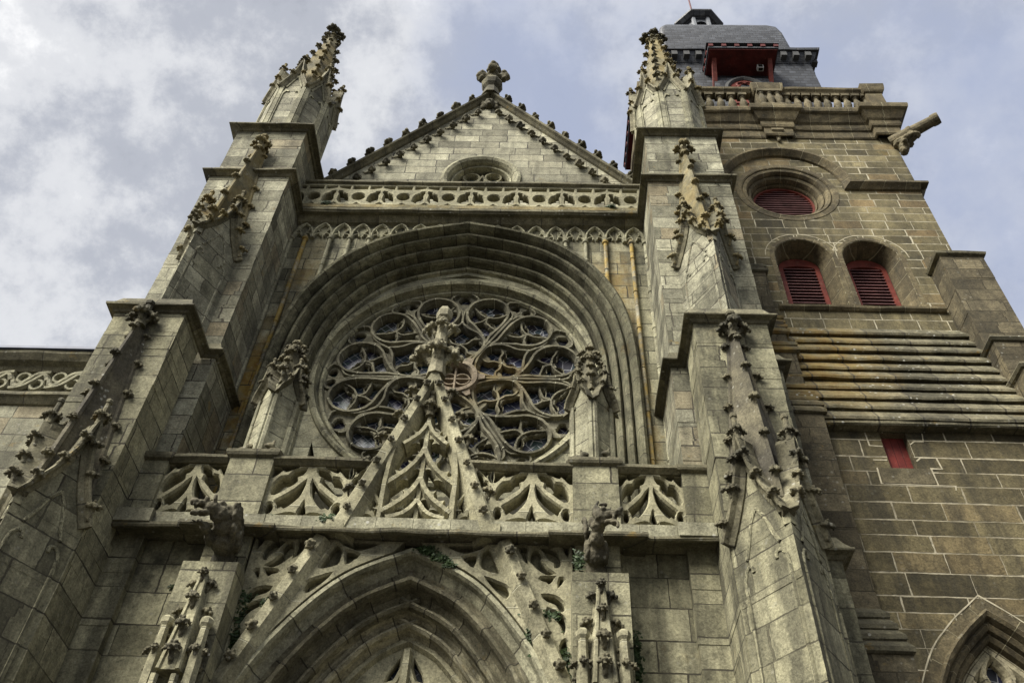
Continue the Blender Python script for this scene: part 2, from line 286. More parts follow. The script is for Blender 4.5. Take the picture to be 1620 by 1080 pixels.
# ------------------------------------------------------------------ mesh helpers
class MB:
    def __init__(s): s.v = []; s.f = []; s.uv = {}
    def add(s, vs, fs, uvs=None):
        o = len(s.v); s.v += [tuple(v) for v in vs]
        for i, f in enumerate(fs):
            if uvs: s.uv[len(s.f)] = uvs[i]
            s.f.append(tuple(o + q for q in f))
        return s
    def box(s, x0, x1, y0, y1, z0, z1):
        if x0 > x1: x0, x1 = x1, x0
        return s.add([(x0, y0, z0), (x1, y0, z0), (x1, y1, z0), (x0, y1, z0), (x0, y0, z1), (x1, y0, z1), (x1, y1, z1), (x0, y1, z1)],
                     [(0, 3, 2, 1), (4, 5, 6, 7), (0, 1, 5, 4), (1, 2, 6, 5), (2, 3, 7, 6), (3, 0, 4, 7)])
    def rings(s, rings, closed=True, caps=True):
        n = len(rings[0]); vs = [p for r in rings for p in r]; fs = []; uvs = []
        for i in range(len(rings) - 1):
            for j in range(n if closed else n - 1):
                k = (j + 1) % n; fs.append((i * n + j, i * n + k, (i + 1) * n + k, (i + 1) * n + j))
        if caps and closed:
            fs.append(tuple(range(n))[::-1]); fs.append(tuple((len(rings) - 1) * n + q for q in range(n)))
        return s.add(vs, fs)
    def tube(s, pts, rad, n=8, caps=True):
        pts = [Vector(p) for p in pts]; rs = []
        if not isinstance(rad, (list, tuple)): rad = [rad] * len(pts)
        for i, p in enumerate(pts):
            d = (pts[min(i + 1, len(pts) - 1)] - pts[max(i - 1, 0)]).normalized()
            a = d.orthogonal() if abs(d.z) < 0.9 else Vector((1, 0, 0)); a = (a - d * a.dot(d)).normalized(); b = d.cross(a)
            rs.append([p + (a * math.cos(2 * math.pi * k / n) + b * math.sin(2 * math.pi * k / n)) * rad[i] for k in range(n)])
        return s.rings(rs, True, caps)
    def lathe(s, c, prof, n=12, a0=0.0):
        return s.rings([[(c[0] + r * math.cos(a0 + 2 * math.pi * k / n), c[1] + r * math.sin(a0 + 2 * math.pi * k / n), c[2] + z) for k in range(n)] for r, z in prof])
    def mesh(s, vf, mat):
        return s.add([mat @ Vector(v) for v in vf[0]], vf[1])
    def build(s, name, mat, parent=None, smooth=False):
        me = bpy.data.meshes.new(name); me.from_pydata(s.v, [], s.f)
        ul = me.uv_layers.new(name='UVMap')
        for p in me.polygons:
            u = s.uv.get(p.index)
            for j, li in enumerate(p.loop_indices):
                ul.data[li].uv = u[j] if u else (s.v[p.vertices[j]][2] + 0.23, 0.0)
        bm = bmesh.new(); bm.from_mesh(me); bmesh.ops.recalc_face_normals(bm, faces=bm.faces); bm.to_mesh(me); bm.free()
        me.materials.append(mat)
        if smooth:
            for p in me.polygons: p.use_smooth = True
        return link(name, me, parent)

def link(name, me, parent=None, mat=None):
    o = bpy.data.objects.new(name, me); C.objects.link(o)
    if parent is not None:
        o.parent = parent
        o.matrix_parent_inverse = Matrix.Translation(parent.location).inverted() if parent.type == 'EMPTY' else Matrix()
    if mat is not None: o.matrix_basis = mat
    return o
def tag(o, label, cat, group=None, kind=None):
    o['label'] = label; o['category'] = cat
    if group: o['group'] = group
    if kind: o['kind'] = kind
    return o
def thing(name, label, cat, loc=(0, 0, 0), group=None):
    o = bpy.data.objects.new(name, None); C.objects.link(o); o.location = loc; o.empty_display_size = 0.3
    return tag(o, label, cat, group)

def catmull(pts, n=6, closed=False):
    out = []; m = len(pts)
    for i in range(m if closed else m - 1):
        if closed: p = [pts[(i + k - 1) % m] for k in range(4)]
        else: p = [pts[max(i - 1, 0)], pts[i], pts[i + 1], pts[min(i + 2, m - 1)]]
        for k in range(n):
            t = k / n
            out.append(tuple(0.5 * (2 * p[1][q] + (p[2][q] - p[0][q]) * t + (2 * p[0][q] - 5 * p[1][q] + 4 * p[2][q] - p[3][q]) * t * t + (3 * p[1][q] - p[0][q] - 3 * p[2][q] + p[3][q]) * t ** 3) for q in range(2)))
    if not closed: out.append(tuple(pts[-1]))
    return out
def arc(cx, cz, r, a0, a1, n=16):
    return [(cx + r * math.cos(R(a0 + (a1 - a0) * i / n)), cz + r * math.sin(R(a0 + (a1 - a0) * i / n))) for i in range(n + 1)]
_jit = [0]
def jitter():
    _jit[0] = (_jit[0] + 1) % 23; return _jit[0] * 0.0011
def miters(pts, closed):
    n = len(pts); res = []
    for i in range(n):
        a = pts[(i - 1) % n] if (closed or i > 0) else None; b = pts[(i + 1) % n] if (closed or i < n - 1) else None
        p = pts[i]; t = []
        for q0, q1 in ((a, p), (p, b)):
            if q0 is None or q1 is None: continue
            d = Vector((q1[0] - q0[0], q1[1] - q0[1]))
            if d.length > 1e-7: t.append(d.normalized())
        if not t: t = [Vector((1, 0))]
        n1 = Vector((-t[0].y, t[0].x)); n2 = Vector((-t[-1].y, t[-1].x))
        m = n1 + n2; dd = 1 + n1.dot(n2)
        res.append(m / max(dd, 0.35))
    return res
def hj(a, b, c, k):                                    # a repeatable hair of wobble, so that neighbouring runs still meet
    v = math.sin(a * 127.1 + b * 311.7 + c * 74.7 + k * 53.3) * 4375.85
    return (v - math.floor(v)) * 2 - 1
def sweep(mb, pts, prof, closed=False, O=(XC, 0, 0), S=(1, 0, 0), Nn=(0, 1, 0), pclosed=False, caps=True, u0=0.0):
    """run a moulding profile [(lateral, out)] along a curve [(s, z)] lying in a vertical plane"""
    O, S, Nn = Vector(O), Vector(S), Vector(Nn); Z = Vector((0, 0, 1))
    mt = miters(pts, closed); n = len(prof); vs = []; L = [u0]
    for i, (p, m) in enumerate(zip(pts, mt)):
        if i: L.append(L[-1] + math.hypot(p[0] - pts[i - 1][0], p[1] - pts[i - 1][1]))
        for la, out in prof:
            vs.append(O + S * (p[0] + la * m.x + .004 * hj(p[0] + la, p[1], out, 1)) + Z * (p[1] + la * m.y + .004 * hj(p[0] + la, p[1], out, 2)) + Nn * (out + .003 * hj(p[0] + la, p[1], out, 3)))
    pl = [0.0]
    for j in range(1, n + 1): pl.append(pl[-1] + math.hypot(prof[j % n][0] - prof[j - 1][0], prof[j % n][1] - prof[j - 1][1]))
    fs = []; uvs = []; m = len(pts)
    L.append(L[-1] + math.hypot(pts[0][0] - pts[-1][0], pts[0][1] - pts[-1][1]))
    for i in range(m if closed else m - 1):
        k = (i + 1) % m
        for j in range(n if pclosed else n - 1):
            q = (j + 1) % n
            fs.append((i * n + j, i * n + q, k * n + q, k * n + j)); uvs.append(((L[i], pl[j]), (L[i], pl[j + 1]), (L[i + 1], pl[j + 1]), (L[i + 1], pl[j])))
    if caps and not closed and n > 2:
        fs.append(tuple(range(n))); uvs.append(tuple((u0 + 0.2, 0) for _ in range(n)))
        fs.append(tuple((m - 1) * n + q for q in range(n))); uvs.append(tuple((u0 + 0.2, 0) for _ in range(n)))
    mb.add(vs, fs, uvs)
def bar(w, y, d):                                      # chamfered tracery bar: half width w, back plane y, depth d towards the viewer
    j = jitter()
    return [(-w, y), (-w, y - 0.42 * d), (-0.42 * w, y - d + j), (0.42 * w, y - d + j), (w, y - 0.42 * d), (w, y)]
def ledge(mb, path, prof, closed=False):
    """horizontal moulding: profile [(outwards, z)] along a plan path [(x, y)]; outwards is to the right of travel"""
    # every stone of the course sits a little differently
    mt0 = miters(path, closed); fine, mt = [], []; cnt = len(path)
    for i in range(cnt):
        fine.append(path[i]); mt.append(mt0[i])
        if i < cnt - 1 or closed:
            b = path[(i + 1) % cnt]; dx, dy = b[0] - path[i][0], b[1] - path[i][1]; ln = math.hypot(dx, dy); k = int(ln / 0.42)
            if ln > 1e-6:
                nn = Vector((-dy / ln, dx / ln))
                for j in range(1, k): fine.append((path[i][0] + dx * j / k, path[i][1] + dy * j / k)); mt.append(nn)
    path = fine
    n = len(prof); vs = []; fs = []; uvs = []; L = [0.0]; m = len(path)
    for i, (p, q) in enumerate(zip(path, mt)):
        if i: L.append(L[-1] + math.hypot(p[0] - path[i - 1][0], p[1] - path[i - 1][1]))
        jo, jz = random.uniform(-.011, .011), random.uniform(-.010, .010)
        for o, z in prof:
            e = 1.0 if o > 0.04 else 0.0
            vs.append((p[0] - (o + e * (jo + random.uniform(-.005, .005))) * q.x, p[1] - (o + e * (jo + random.uniform(-.005, .005))) * q.y, z + e * (jz + random.uniform(-.004, .004))))
    L.append(L[-1] + math.hypot(path[0][0] - path[-1][0], path[0][1] - path[-1][1]))
    for i in range(m if closed else m - 1):
        k = (i + 1) % m
        for j in range(n - 1):
            fs.append((i * n + j, i * n + j + 1, k * n + j + 1, k * n + j)); uvs.append(((L[i], 0), (L[i], 0.1), (L[i + 1], 0.1), (L[i + 1], 0)))
    if not closed:
        fs.append(tuple(range(n))); uvs.append(((0.3, 0),) * n); fs.append(tuple((m - 1) * n + q for q in range(n))); uvs.append(((0.3, 0),) * n)
    mb.add(vs, fs, uvs)
def plate(mb, outer, holes, y, O=(XC, 0, 0), S=(1, 0, 0), Nn=(0, 1, 0)):
    """flat wall face in a vertical plane with openings cut through it"""
    from mathutils.geometry import delaunay_2d_cdt
    vc, es = [], []
    for loop in [outer] + holes:
        o = len(vc); vc += [Vector((p[0], p[1])) for p in loop]; es += [(o + i, o + (i + 1) % len(loop)) for i in range(len(loop))]
    rv, re_, rf_, _, _, _ = delaunay_2d_cdt(vc, es, [], 0, 1e-6)
    def inside(x, y, lp):
        c = False; n = len(lp); j = n - 1
        for i in range(n):
            (x1, y1), (x2, y2) = lp[i][:2], lp[j][:2]
            if (y1 > y) != (y2 > y) and x < (x2 - x1) * (y - y1) / (y2 - y1) + x1: c = not c
            j = i
        return c
    keep = []; bbs = [(min(p[0] for p in h), max(p[0] for p in h), min(p[1] for p in h), max(p[1] for p in h)) for h in holes]
    for f in rf_:
        cx, cy = sum(rv[i].x for i in f) / len(f), sum(rv[i].y for i in f) / len(f)
        if inside(cx, cy, outer) and not any(b[0] <= cx <= b[1] and b[2] <= cy <= b[3] and inside(cx, cy, h) for h, b in zip(holes, bbs)): keep.append(tuple(f))
    O, S, Nn = Vector(O), Vector(S), Vector(Nn)
    mb.add([O + S * v.x + Vector((0, 0, v.y)) + Nn * y for v in rv], keep)
def funnel(mb, l0, y0, l1, y1, O=(XC, 0, 0), close=True):
    n = len(l0); vs = [(O[0] + p[0], y0, p[1]) for p in l0] + [(O[0] + p[0], y1, p[1]) for p in l1]
    mb.add(vs, [(i, (i + 1) % n, n + (i + 1) % n, n + i) for i in range(n if close else n - 1)])
def prism(mb, poly, y0, y1, O=(XC, 0, 0), S=(1, 0, 0), Nn=(0, 1, 0)):
    O, S, Nn = Vector(O), Vector(S), Vector(Nn); n = len(poly); Z = Vector((0, 0, 1))
    vs = [O + S * p[0] + Z * p[1] + Nn * y0 for p in poly] + [O + S * p[0] + Z * p[1] + Nn * y1 for p in poly]
    mb.add(vs, [tuple(range(n)), tuple(range(n, 2 * n))] + [(i, (i + 1) % n, n + (i + 1) % n, n + i) for i in range(n)])
def prism_plan(mb, poly, z0, z1, course=0.40, amp=.008):
    """a masonry shaft: its courses sit a hair out of line with one another"""
    n = len(poly); zs = [z0]; c = (sum(p[0] for p in poly) / n, sum(p[1] for p in poly) / n)
    k = math.floor(z0 / course) + 1
    while k * course < z1 - .05:
        if k * course > z0 + .05: zs.append(k * course)
        k += 1
    zs.append(z1); rings = []
    for a, b in zip(zs, zs[1:]):
        off = [(random.uniform(-amp, amp), random.uniform(-amp, amp)) for _ in poly]
        for z, t in ((a, 1.0), (b, 0.6)): rings.append([(p[0] + o[0] * t, p[1] + o[1] * t, z) for p, o in zip(poly, off)])
    mb.rings(rings)
def shaft(mb, x0, x1, y0, y1, z0, z1):
    if x0 > x1: x0, x1 = x1, x0
    prism_plan(mb, [(x0, y0), (x1, y0), (x1, y1), (x0, y1)], z0, z1)

def pierced(mb, outer, holes, y0, y1, cham=.022, smooth=2, O=(XC, 0, 0)):
    """plate tracery: a slab from y0 (front) to y1 with moulded openings cut through"""
    def area(p): return sum(p[i][0] * p[(i + 1) % len(p)][1] - p[(i + 1) % len(p)][0] * p[i][1] for i in range(len(p)))
    hs = []
    for h in holes:
        h = list(h) if area(h) > 0 else list(h)[::-1]
        hs.append(catmull(h, smooth, True) if smooth > 1 else h)
    big = [[(p[0] + cham * m.x * -1, p[1] + cham * m.y * -1) for p, m in zip(h, miters(h, True))] for h in hs]
    plate(mb, outer, big, y0, O=O); plate(mb, outer, hs, y1, O=O)
    n = len(outer); funnel(mb, outer, y0, outer, y1, O=O)
    for b, h in zip(big, hs): funnel(mb, b, y0, h, y0 + cham * 1.6, O=O); funnel(mb, h, y0 + cham * 1.6, h, y1, O=O)

# blobs: overlapping ellipsoids fused into one continuous carved skin
def blob(parts, voxel, rough=0.0, rscale=6.0, seed=0, tubes=()):
    """parts: (centre, (rx, ry, rz)[, euler]); tubes: (points, radii)"""
    mb = MB(); bm = bmesh.new(); bmesh.ops.create_icosphere(bm, subdivisions=2, radius=1.0)
    sv = [v.co.copy() for v in bm.verts]; bm.verts.index_update(); sf = [tuple(v.index for v in f.verts) for f in bm.faces]; bm.free()
    for p in parts:
        r = p[1] if isinstance(p[1], tuple) else (p[1],) * 3
        m = Matrix.Translation(p[0])
        if len(p) > 2:
            from mathutils import Euler
            m = m @ Euler([R(a) for a in p[2]]).to_matrix().to_4x4()
        mb.add([m @ Vector((v.x * r[0], v.y * r[1], v.z * r[2])) for v in sv], sf)
    for pts, rad in tubes: mb.tube(pts, rad, 8)
    me = bpy.data.meshes.new('tmp'); me.from_pydata(mb.v, [], mb.f); o = bpy.data.objects.new('tmp', me); C.objects.link(o)
    md = o.modifiers.new('r', 'REMESH'); md.mode = 'VOXEL'; md.voxel_size = voxel
    sm = o.modifiers.new('s', 'SMOOTH'); sm.factor = 0.5; sm.iterations = 1
    dg = bpy.context.evaluated_depsgraph_get(); ev = o.evaluated_get(dg); m2 = ev.to_mesh()
    vs = [v.co.copy() for v in m2.vertices]; fs = [tuple(p.vertices) for p in m2.polygons]; nr = [v.normal.copy() for v in m2.vertices]
    ev.to_mesh_clear(); bpy.data.objects.remove(o); bpy.data.meshes.remove(me)
    if rough > 0:
        vs = [v + n * rough * (mnoise.noise(v * rscale + Vector((seed * 3.1, 0, 0))) + 0.5 * mnoise.noise(v * rscale * 2.3 + Vector((0, seed, 0)))) for v, n in zip(vs, nr)]
    return [tuple(v) for v in vs], fs
def vf_mesh(name, vf, mat, smooth=True):
    me = bpy.data.meshes.new(name); me.from_pydata(vf[0], [], vf[1]); me.materials.append(mat)
    for p in me.polygons: p.use_smooth = smooth
    return me

# carved leaf crockets: x points away from the stone, z up along the edge
def crocket_vf(kind):
    rnd = random.Random(kind + 3); q = lambda a: a + rnd.uniform(-0.04, 0.04)
    tubes = [([(-.15, 0, -.40), (.02, 0, -.18), (.18, 0, .05), (.30, 0, .25)], [.13, .14, .13, .16])]
    # a tuft of curled leaf lobes bursting from a bent stalk
    for ang, ln, up in ((0, .42, .10), (65, .36, -.04), (-65, .36, -.04), (130, .30, .02), (-130, .30, .02), (180, .30, .20)):
        a = R(ang + rnd.uniform(-9, 9)); l = ln * rnd.uniform(.9, 1.12)
        # lobes fan out in the plane across the stalk: ang 0 is outwards and down, 180 is up
        d = Vector((math.cos(a) * .75 + .35, math.sin(a), -math.cos(a) * .55)).normalized(); o = Vector((.30, 0, .28)); w_ = Vector((.5, 0, .5))
        tubes.append(([o, o + d * l * .45 + w_ * (.10 + up * .3), o + d * l * .85 + w_ * .08, o + d * l * 1.05 - w_ * .10, o + d * l * .95 - w_ * .24], [.11, .145, .15, .125, .05]))
    parts = [((q(.42), 0, q(.46)), (.16, .15, .14)), ((q(.50), q(.10), q(.52)), (.09, .09, .09)), ((q(.50), q(-.10), q(.52)), (.09, .09, .09))]
    return blob(parts, 0.042, 0.05, 7.0, kind, tubes)
CROCKET = [crocket_vf(k) for k in range(4)]
def bud_vf(kind):
    rnd = random.Random(kind + 50); q = lambda a: a + rnd.uniform(-0.04, 0.04)
    parts = [((.34, 0, .0), (.26, .26, .26))]
    for k in range(5):
        a = k * 2 * math.pi / 5 + kind; parts.append(((q(.32), .27 * math.cos(a), .27 * math.sin(a)), (.18, .16, .16)))
    return blob(parts + [((.56, 0, .03), (.14, .14, .14))], 0.055, 0.08, 5.0, kind, [([(-.1, 0, 0), (.3, 0, 0)], [.13, .16])])
BUD = [bud_vf(k) for k in range(3)]
CM = {}
def crocket_mesh(k, mat, src='c'):
    key = (src, k, mat.name)
    if key not in CM: CM[key] = vf_mesh('crocket', (CROCKET if src == 'c' else BUD)[k], mat)
    return CM[key]
def frame_mat(p, out, up, size):
    out = Vector(out).normalized(); up = Vector(up); up = (up - out * up.dot(out)).normalized(); side = up.cross(out)
    s = size * random.uniform(0.88, 1.12)
    return Matrix(((out.x * s, side.x * s, up.x * s, p[0]), (out.y * s, side.y * s, up.y * s, p[1]), (out.z * s, side.z * s, up.z * s, p[2]), (0, 0, 0, 1)))
def crocket(parent, p, out, up, size, mat, name='crocket', src='c'):
    k = random.randrange(len(CROCKET if src == 'c' else BUD))
    return link(name, crocket_mesh(k, mat, src), parent, frame_mat(p, out, up, size))
def crockets_along(parent, a, b, out, n, size, mat, t0=0.08, t1=0.92, name='crocket', taper=0.0, src='c'):
    a, b = Vector(a), Vector(b)
    for i in range(n):
        t = t0 + (t1 - t0) * (i / max(n - 1, 1)); crocket(parent, a.lerp(b, t), out, b - a, size * (1 - taper * t), mat, name, src)
def finial(mb, base, h, r, tiers=2, top=True):
    """fleuron: polygonal stem, tiers of four leaf knobs and a bud"""
    x, y, z = base
    mb.lathe(base, [(r * .55, 0), (r * .42, h * .25), (r * .36, h * .6), (r * .30, h * .86)], 8)
    for t in range(tiers):
        zz = z + h * (0.22 + 0.40 * t); sz = r * (1.55 - 0.45 * t)
        for k in range(4):
            a = k * math.pi / 2 + (math.pi / 4 if False else 0)
            o = Vector((math.cos(a), math.sin(a), 0))
            mb.mesh(CROCKET[(k + t) % 4], frame_mat(Vector((x, y, zz)) + o * r * .25, o, (0, 0, 1), sz))
    if top: mb.lathe((x, y, z + h * .80), [(r * .22, 0), (r * .46, h * .04), (r * .50, h * .12), (r * .30, h * .19), (r * .05, h * .21)], 6)

GREY = 'crockets on the church front'
X = lambda u: XC + u

# ------------------------------------------------------------------ ground
g = MB(); g.add([(-600, -600, 0), (600, -600, 0), (600, 600, 0), (-600, 600, 0)], [(0, 1, 2, 3)])
go = g.build('ground', M['ground']); go['kind'] = 'structure'
go['label'] = 'dark cobbled square at the foot of the church'

# ------------------------------------------------------------------ the church front
front = thing('church_facade', 'grey granite church front with a great rose window under a pointed arch', 'church', (XC, 12.1, 0))
HALF = [(3.58, 8.8), (3.585, 11.5), (3.585, 13.4), (3.57, 14.3), (3.49, 15.25), (3.28, 16.15), (2.85, 17.02), (2.36, 17.62), (1.80, 18.06), (1.0, 18.40), (0.0, 18.66)]
hc = HALF[:2] + catmull(HALF[2:-1] + [HALF[-1]], 6)
ROSEARCH = [(-a, b) for a, b in hc] + [(a, b) for a, b in hc[::-1][1:]]
def offset(path, d):
    return [(p[0] - d * m.x, p[1] - d * m.y) for p, m in zip(path, miters(path, False))]
Y0 = 12.1
w = MB()
hole = offset(ROSEARCH, 0.05)
plate(w, [(-4.05, 8.8), (-4.05, 19.0), (4.05, 19.0), (4.05, 8.8)] + [(p[0], max(p[1], 8.8)) for p in hole[::-1]], [], Y0)
w.box(X(-4.05), X(4.05), Y0 + .01, Y0 + .012, 18.99, 19.0)
w.build('upper_wall', M['front'], front)
# archivolt: hood, three rolls with deep hollows, then the plain pale splay
prof = [(0.06, Y0 + .02), (0.05, Y0 - .20), (0.0, Y0 - .245), (-.05, Y0 - .23), (-.10, Y0 - .12), (-.115, Y0 + .03),
        (-.13, Y0 + .10), (-.14, Y0 - .01), (-.175, Y0 - .05), (-.225, Y0 - .04), (-.255, Y0 + .02), (-.26, Y0 + .10), (-.275, Y0 + .30),
        (-.29, Y0 + .30), (-.30, Y0 + .20), (-.335, Y0 + .16), (-.385, Y0 + .17), (-.415, Y0 + .23), (-.42, Y0 + .32), (-.435, Y0 + .50),
        (-.45, Y0 + .50), (-.46, Y0 + .40), (-.495, Y0 + .36), (-.545, Y0 + .37), (-.575, Y0 + .43), (-.58, Y0 + .52), (-.60, Y0 + .66),
        (-.62, Y0 + .66), (-.63, Y0 + .58), (-.66, Y0 + .55), (-.70, Y0 + .58), (-.72, Y0 + .68)]
w = MB(); w.box(X(-4.0), X(4.0), Y0 - .035, Y0 - .03, 8.9, 10.95); w.box(X(-4.0), X(4.0), Y0 - .03, Y0 + .0, 10.9, 10.95); w.build('painted_shade_band', carved('painted_shade_stone', (0.045, 0.042, 0.026), (0.085, 0.080, 0.050), streak=.5, lichen=.1, dots=.3), front)  # dark colour paints the shade seen through the lower balustrade openings
aw = MB()
for i_, (a, b) in enumerate(((0, 6), (5, 13), (12, 20), (19, 27), (26, len(prof)))): sweep(aw, ROSEARCH, prof[a:b], caps=False, u0=.37 * i_); av = aw.build('archivolt', M['mould'], front); av['label'] = 'moulded pointed arch round the rose window'
# infill round the rose
RC, RR = 14.6, 2.70
inn = offset(ROSEARCH, 0.70)
sp = MB(); circ = arc(0, RC, RR + .24, 0, 360, 96)[:-1]
tri = [(-.62, 17.66), (0, 17.83), (.62, 17.66), (0, 17.70)]
spl = [(-2.55, 12.7), (-2.30, 11.95), (-1.75, 11.35), (-2.60, 11.2)]; spr = [(-a, b) for a, b in spl]
plate(sp, [(p[0], max(p[1], 10.0)) for p in inn], [circ, tri, spl, spr], Y0 + .66)
for lp in (tri, spl, spr): funnel(sp, lp, Y0 + .66, lp, Y0 + .92); plate(sp, lp, [], Y0 + .92)
sp.build('rose_surround', M['mouldl'], front)
# rose window
rg = MB()
sweep(rg, arc(0, RC, RR, 360, 0, 96)[:-1], [(.27, Y0 + .67), (.25, Y0 + .60), (.19, Y0 + .56), (.13, Y0 + .60), (.11, Y0 + .72), (.08, Y0 + .80), (.05, Y0 + .76), (.0, Y0 + .76), (-.03, Y0 + .82), (-.03, Y0 + 1.02)], closed=True)
rose = rg.build('rose_window', M['mould'], front); rose['label'] = 'great rose window with flowing stone tracery and dark leaded glass'
gl = MB(); gl.add([(X(p[0]), Y0 + 1.0, p[1]) for p in arc(0, RC, RR + .1, 0, 360, 64)[:-1]], [tuple(range(64))]); gl.build('leaded_glass', M['glass'], rose)
def pol(r, th, phi):                                   # polar point of a sector whose axis stands at phi
    a = R(phi - th); return (RR * r * math.cos(a), RC + RR * r * math.sin(a))
def loc(t, r, phi):
    a = R(phi); return (RR * (r * math.cos(a) + t * math.sin(a)), RC + RR * (r * math.sin(a) - t * math.cos(a)))
YB = Y0 + .99
def cusps(mb, pts, fr, ht, wd, y, side, d):
    n = len(pts)
    for f in fr:
        i = min(int(f * (n - 1)), n - 2); a, b = Vector(pts[i]), Vector(pts[i + 1]); t = (b - a).normalized(); nn = Vector((-t.y, t.x)) * side
        c = a.lerp(b, f * (n - 1) - i); j = jitter()
        p = [c - t * wd, c + nn * ht * .5 - t * wd * .25, c + nn * ht, c + nn * ht * .5 + t * wd * .25, c + t * wd]
        prism(mb, [tuple(q) for q in p], y - d * .8 + j, y)
W1, W2, D1, D2 = .055, .040, .24, .17
for s in range(6):
    phi = 30 + 60 * s; tr1, tr2 = MB(), MB()
    sweep(tr1, [pol(r, 30, phi) for r in (.15, .4, .6, .79)], bar(W1, YB, D1))
    for sg in (1, -1):                                  # fork at the rim
        f = catmull([pol(.78, 30, phi), pol(.85, 30 - sg * 1.8, phi), pol(.90, 30 - sg * 6.5, phi), pol(.965, 30 - sg * 7.5, phi), pol(1.0, 30 - sg * 3, phi)], 4)
        sweep(tr1, f, bar(W1 * .7, YB, D1 * .9)); pass
        f = catmull([pol(.69, 0, phi), pol(.80, sg * 1.6, phi), pol(.87, sg * 6.0, phi), pol(.95, sg * 6.6, phi), pol(1.0, sg * 2.5, phi)], 4)
        sweep(tr1, f, bar(W1 * .7, YB, D1 * .9)); pass
        # inner drop, one flank
        dr = catmull([loc(0, .165, phi), loc(sg * .07, .20, phi), loc(sg * .155, .29, phi), loc(sg * .195, .39, phi), loc(sg * .15, .49, phi), loc(sg * .055, .56, phi), loc(0, .63, phi)], 5)
        sweep(tr1, dr, bar(W1 * .85, YB, D1))
        # big bulb, its tail caught between the drop and the radial bar
        bp_ = lambda L_: [pol(r_, sg * th_, phi) for r_, th_ in L_]
        bc = catmull(bp_([(.44, 27.5), (.53, 26.0), (.63, 27.2), (.74, 27.6), (.85, 25.8), (.925, 21.5), (.955, 15.5), (.925, 9.0), (.85, 4.2), (.75, 2.4), (.66, 4.6), (.59, 11.0), (.51, 20.0), (.44, 27.5)]), 4)
        sweep(tr1, bc, bar(W1, YB, D1))
        for cc in ([(.745, 15.5), (.76, 20), (.80, 23.5), (.85, 25.5)], [(.745, 15.5), (.77, 11), (.81, 8), (.86, 5)], [(.745, 15.5), (.69, 16), (.655, 20), (.63, 26.5)], [(.745, 15.5), (.69, 13), (.655, 9), (.62, 8)]):
            sweep(tr1, catmull(bp_(cc), 5), bar(W2, YB, D2))
        for cc in ([(0, .39), (.06, .41), (.10, .455), (.165, .46)], [(0, .39), (.05, .345), (.07, .30), (.135, .275)]):
            sweep(tr1, catmull([loc(sg * a, r_, phi) for a, r_ in cc], 5), bar(W2, YB, D2))
    # the foiled lights cut through the thinner inner plate
    def foil(r_, th_, a_, b_, n_, ph_, rot=0.0):
        c_ = pol(r_, th_, phi); out_ = []
        ax_ = R(phi - th_ + rot)
        for i_ in range(10 * n_ // 2):
            f_ = 2 * math.pi * i_ / (10 * n_ // 2); rr_ = .60 + .42 * abs(math.cos(n_ / 2 * (f_ - ph_))) ** .7
            x_, y_ = a_ * rr_ * math.cos(f_), b_ * rr_ * math.sin(f_)
            out_.append((c_[0] + RR * (x_ * math.cos(ax_) - y_ * math.sin(ax_)), c_[1] + RR * (x_ * math.sin(ax_) + y_ * math.cos(ax_))))
        return out_
    lights = [foil(.275, 0, .085, .095, 4, 0), foil(.505, 0, .080, .105, 4, 0), foil(.405, 14.0, .070, .092, 3, .3), foil(.405, -14.0, .070, .092, 3, -.3), foil(.935, 0, .050, .050, 3, 0)]
    for sg in (1, -1):
        lights += [foil(.865, sg * 15.5, .082, .135, 4, .0), foil(.745, sg * 22.0, .078, .070, 4, .4), foil(.745, sg * 8.8, .078, .072, 4, .4), foil(.615, sg * 17.0, .088, .088, 3, math.pi, sg * 12), foil(.505, sg * 23.6, .042, .026, 2, 0, sg * 20), foil(.945, sg * 26.8, .036, .036, 3, 0), foil(.66, sg * 1.6, .05, .016, 2, 0)]
    wedge = [pol(r_, 29.9, phi) for r_ in (.14, .4, .7, 1.02)] + [pol(1.02, t_, phi) for t_ in (20, 10, 0, -10, -20)] + [pol(r_, -29.9, phi) for r_ in (1.02, .7, .4, .14)]
    pierced(tr1, wedge, lights, YB - .13, YB - .02, .022, 1)
    sweep(tr1, [loc(0, .62, phi), loc(0, .70, phi)], bar(W1 * .9, YB, D1))
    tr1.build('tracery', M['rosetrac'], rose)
hb = MB()
sweep(hb, arc(0, RC, .40, 360, 0, 28)[:-1], [(.09, YB), (.09, YB - .2), (.05, YB - .30), (-.03, YB - .30), (-.07, YB - .2), (-.07, YB)], closed=True)
for sg in (1, -1):
    sweep(hb, arc(sg * .13, RC + .02, .15, 90 - sg * 90 - 150, 90 - sg * 90 + 150, 14), bar(.03, YB, .18))
sweep(hb, [(-.02, RC - .36), (-.02, RC + .36)], bar(.04, YB, .2)); sweep(hb, [(-.34, RC + .02), (.34, RC + .02)], bar(.035, YB, .19))
for k in range(6):
    a = R(60 * k); c, s_ = math.cos(a), math.sin(a)
    prism(hb, [(c * .46 - s_ * .09, RC + s_ * .46 + c * .09), (c * .60 - s_ * .05, RC + s_ * .60 + c * .05), (c * .60 + s_ * .05, RC + s_ * .60 - c * .05), (c * .46 + s_ * .09, RC + s_ * .46 - c * .09)], YB - .27, YB)
hb.build('hub', carved('hub_stone', (0.16, 0.125, 0.085), (0.24, 0.20, 0.14), streak=.2, lichen=.5), rose)
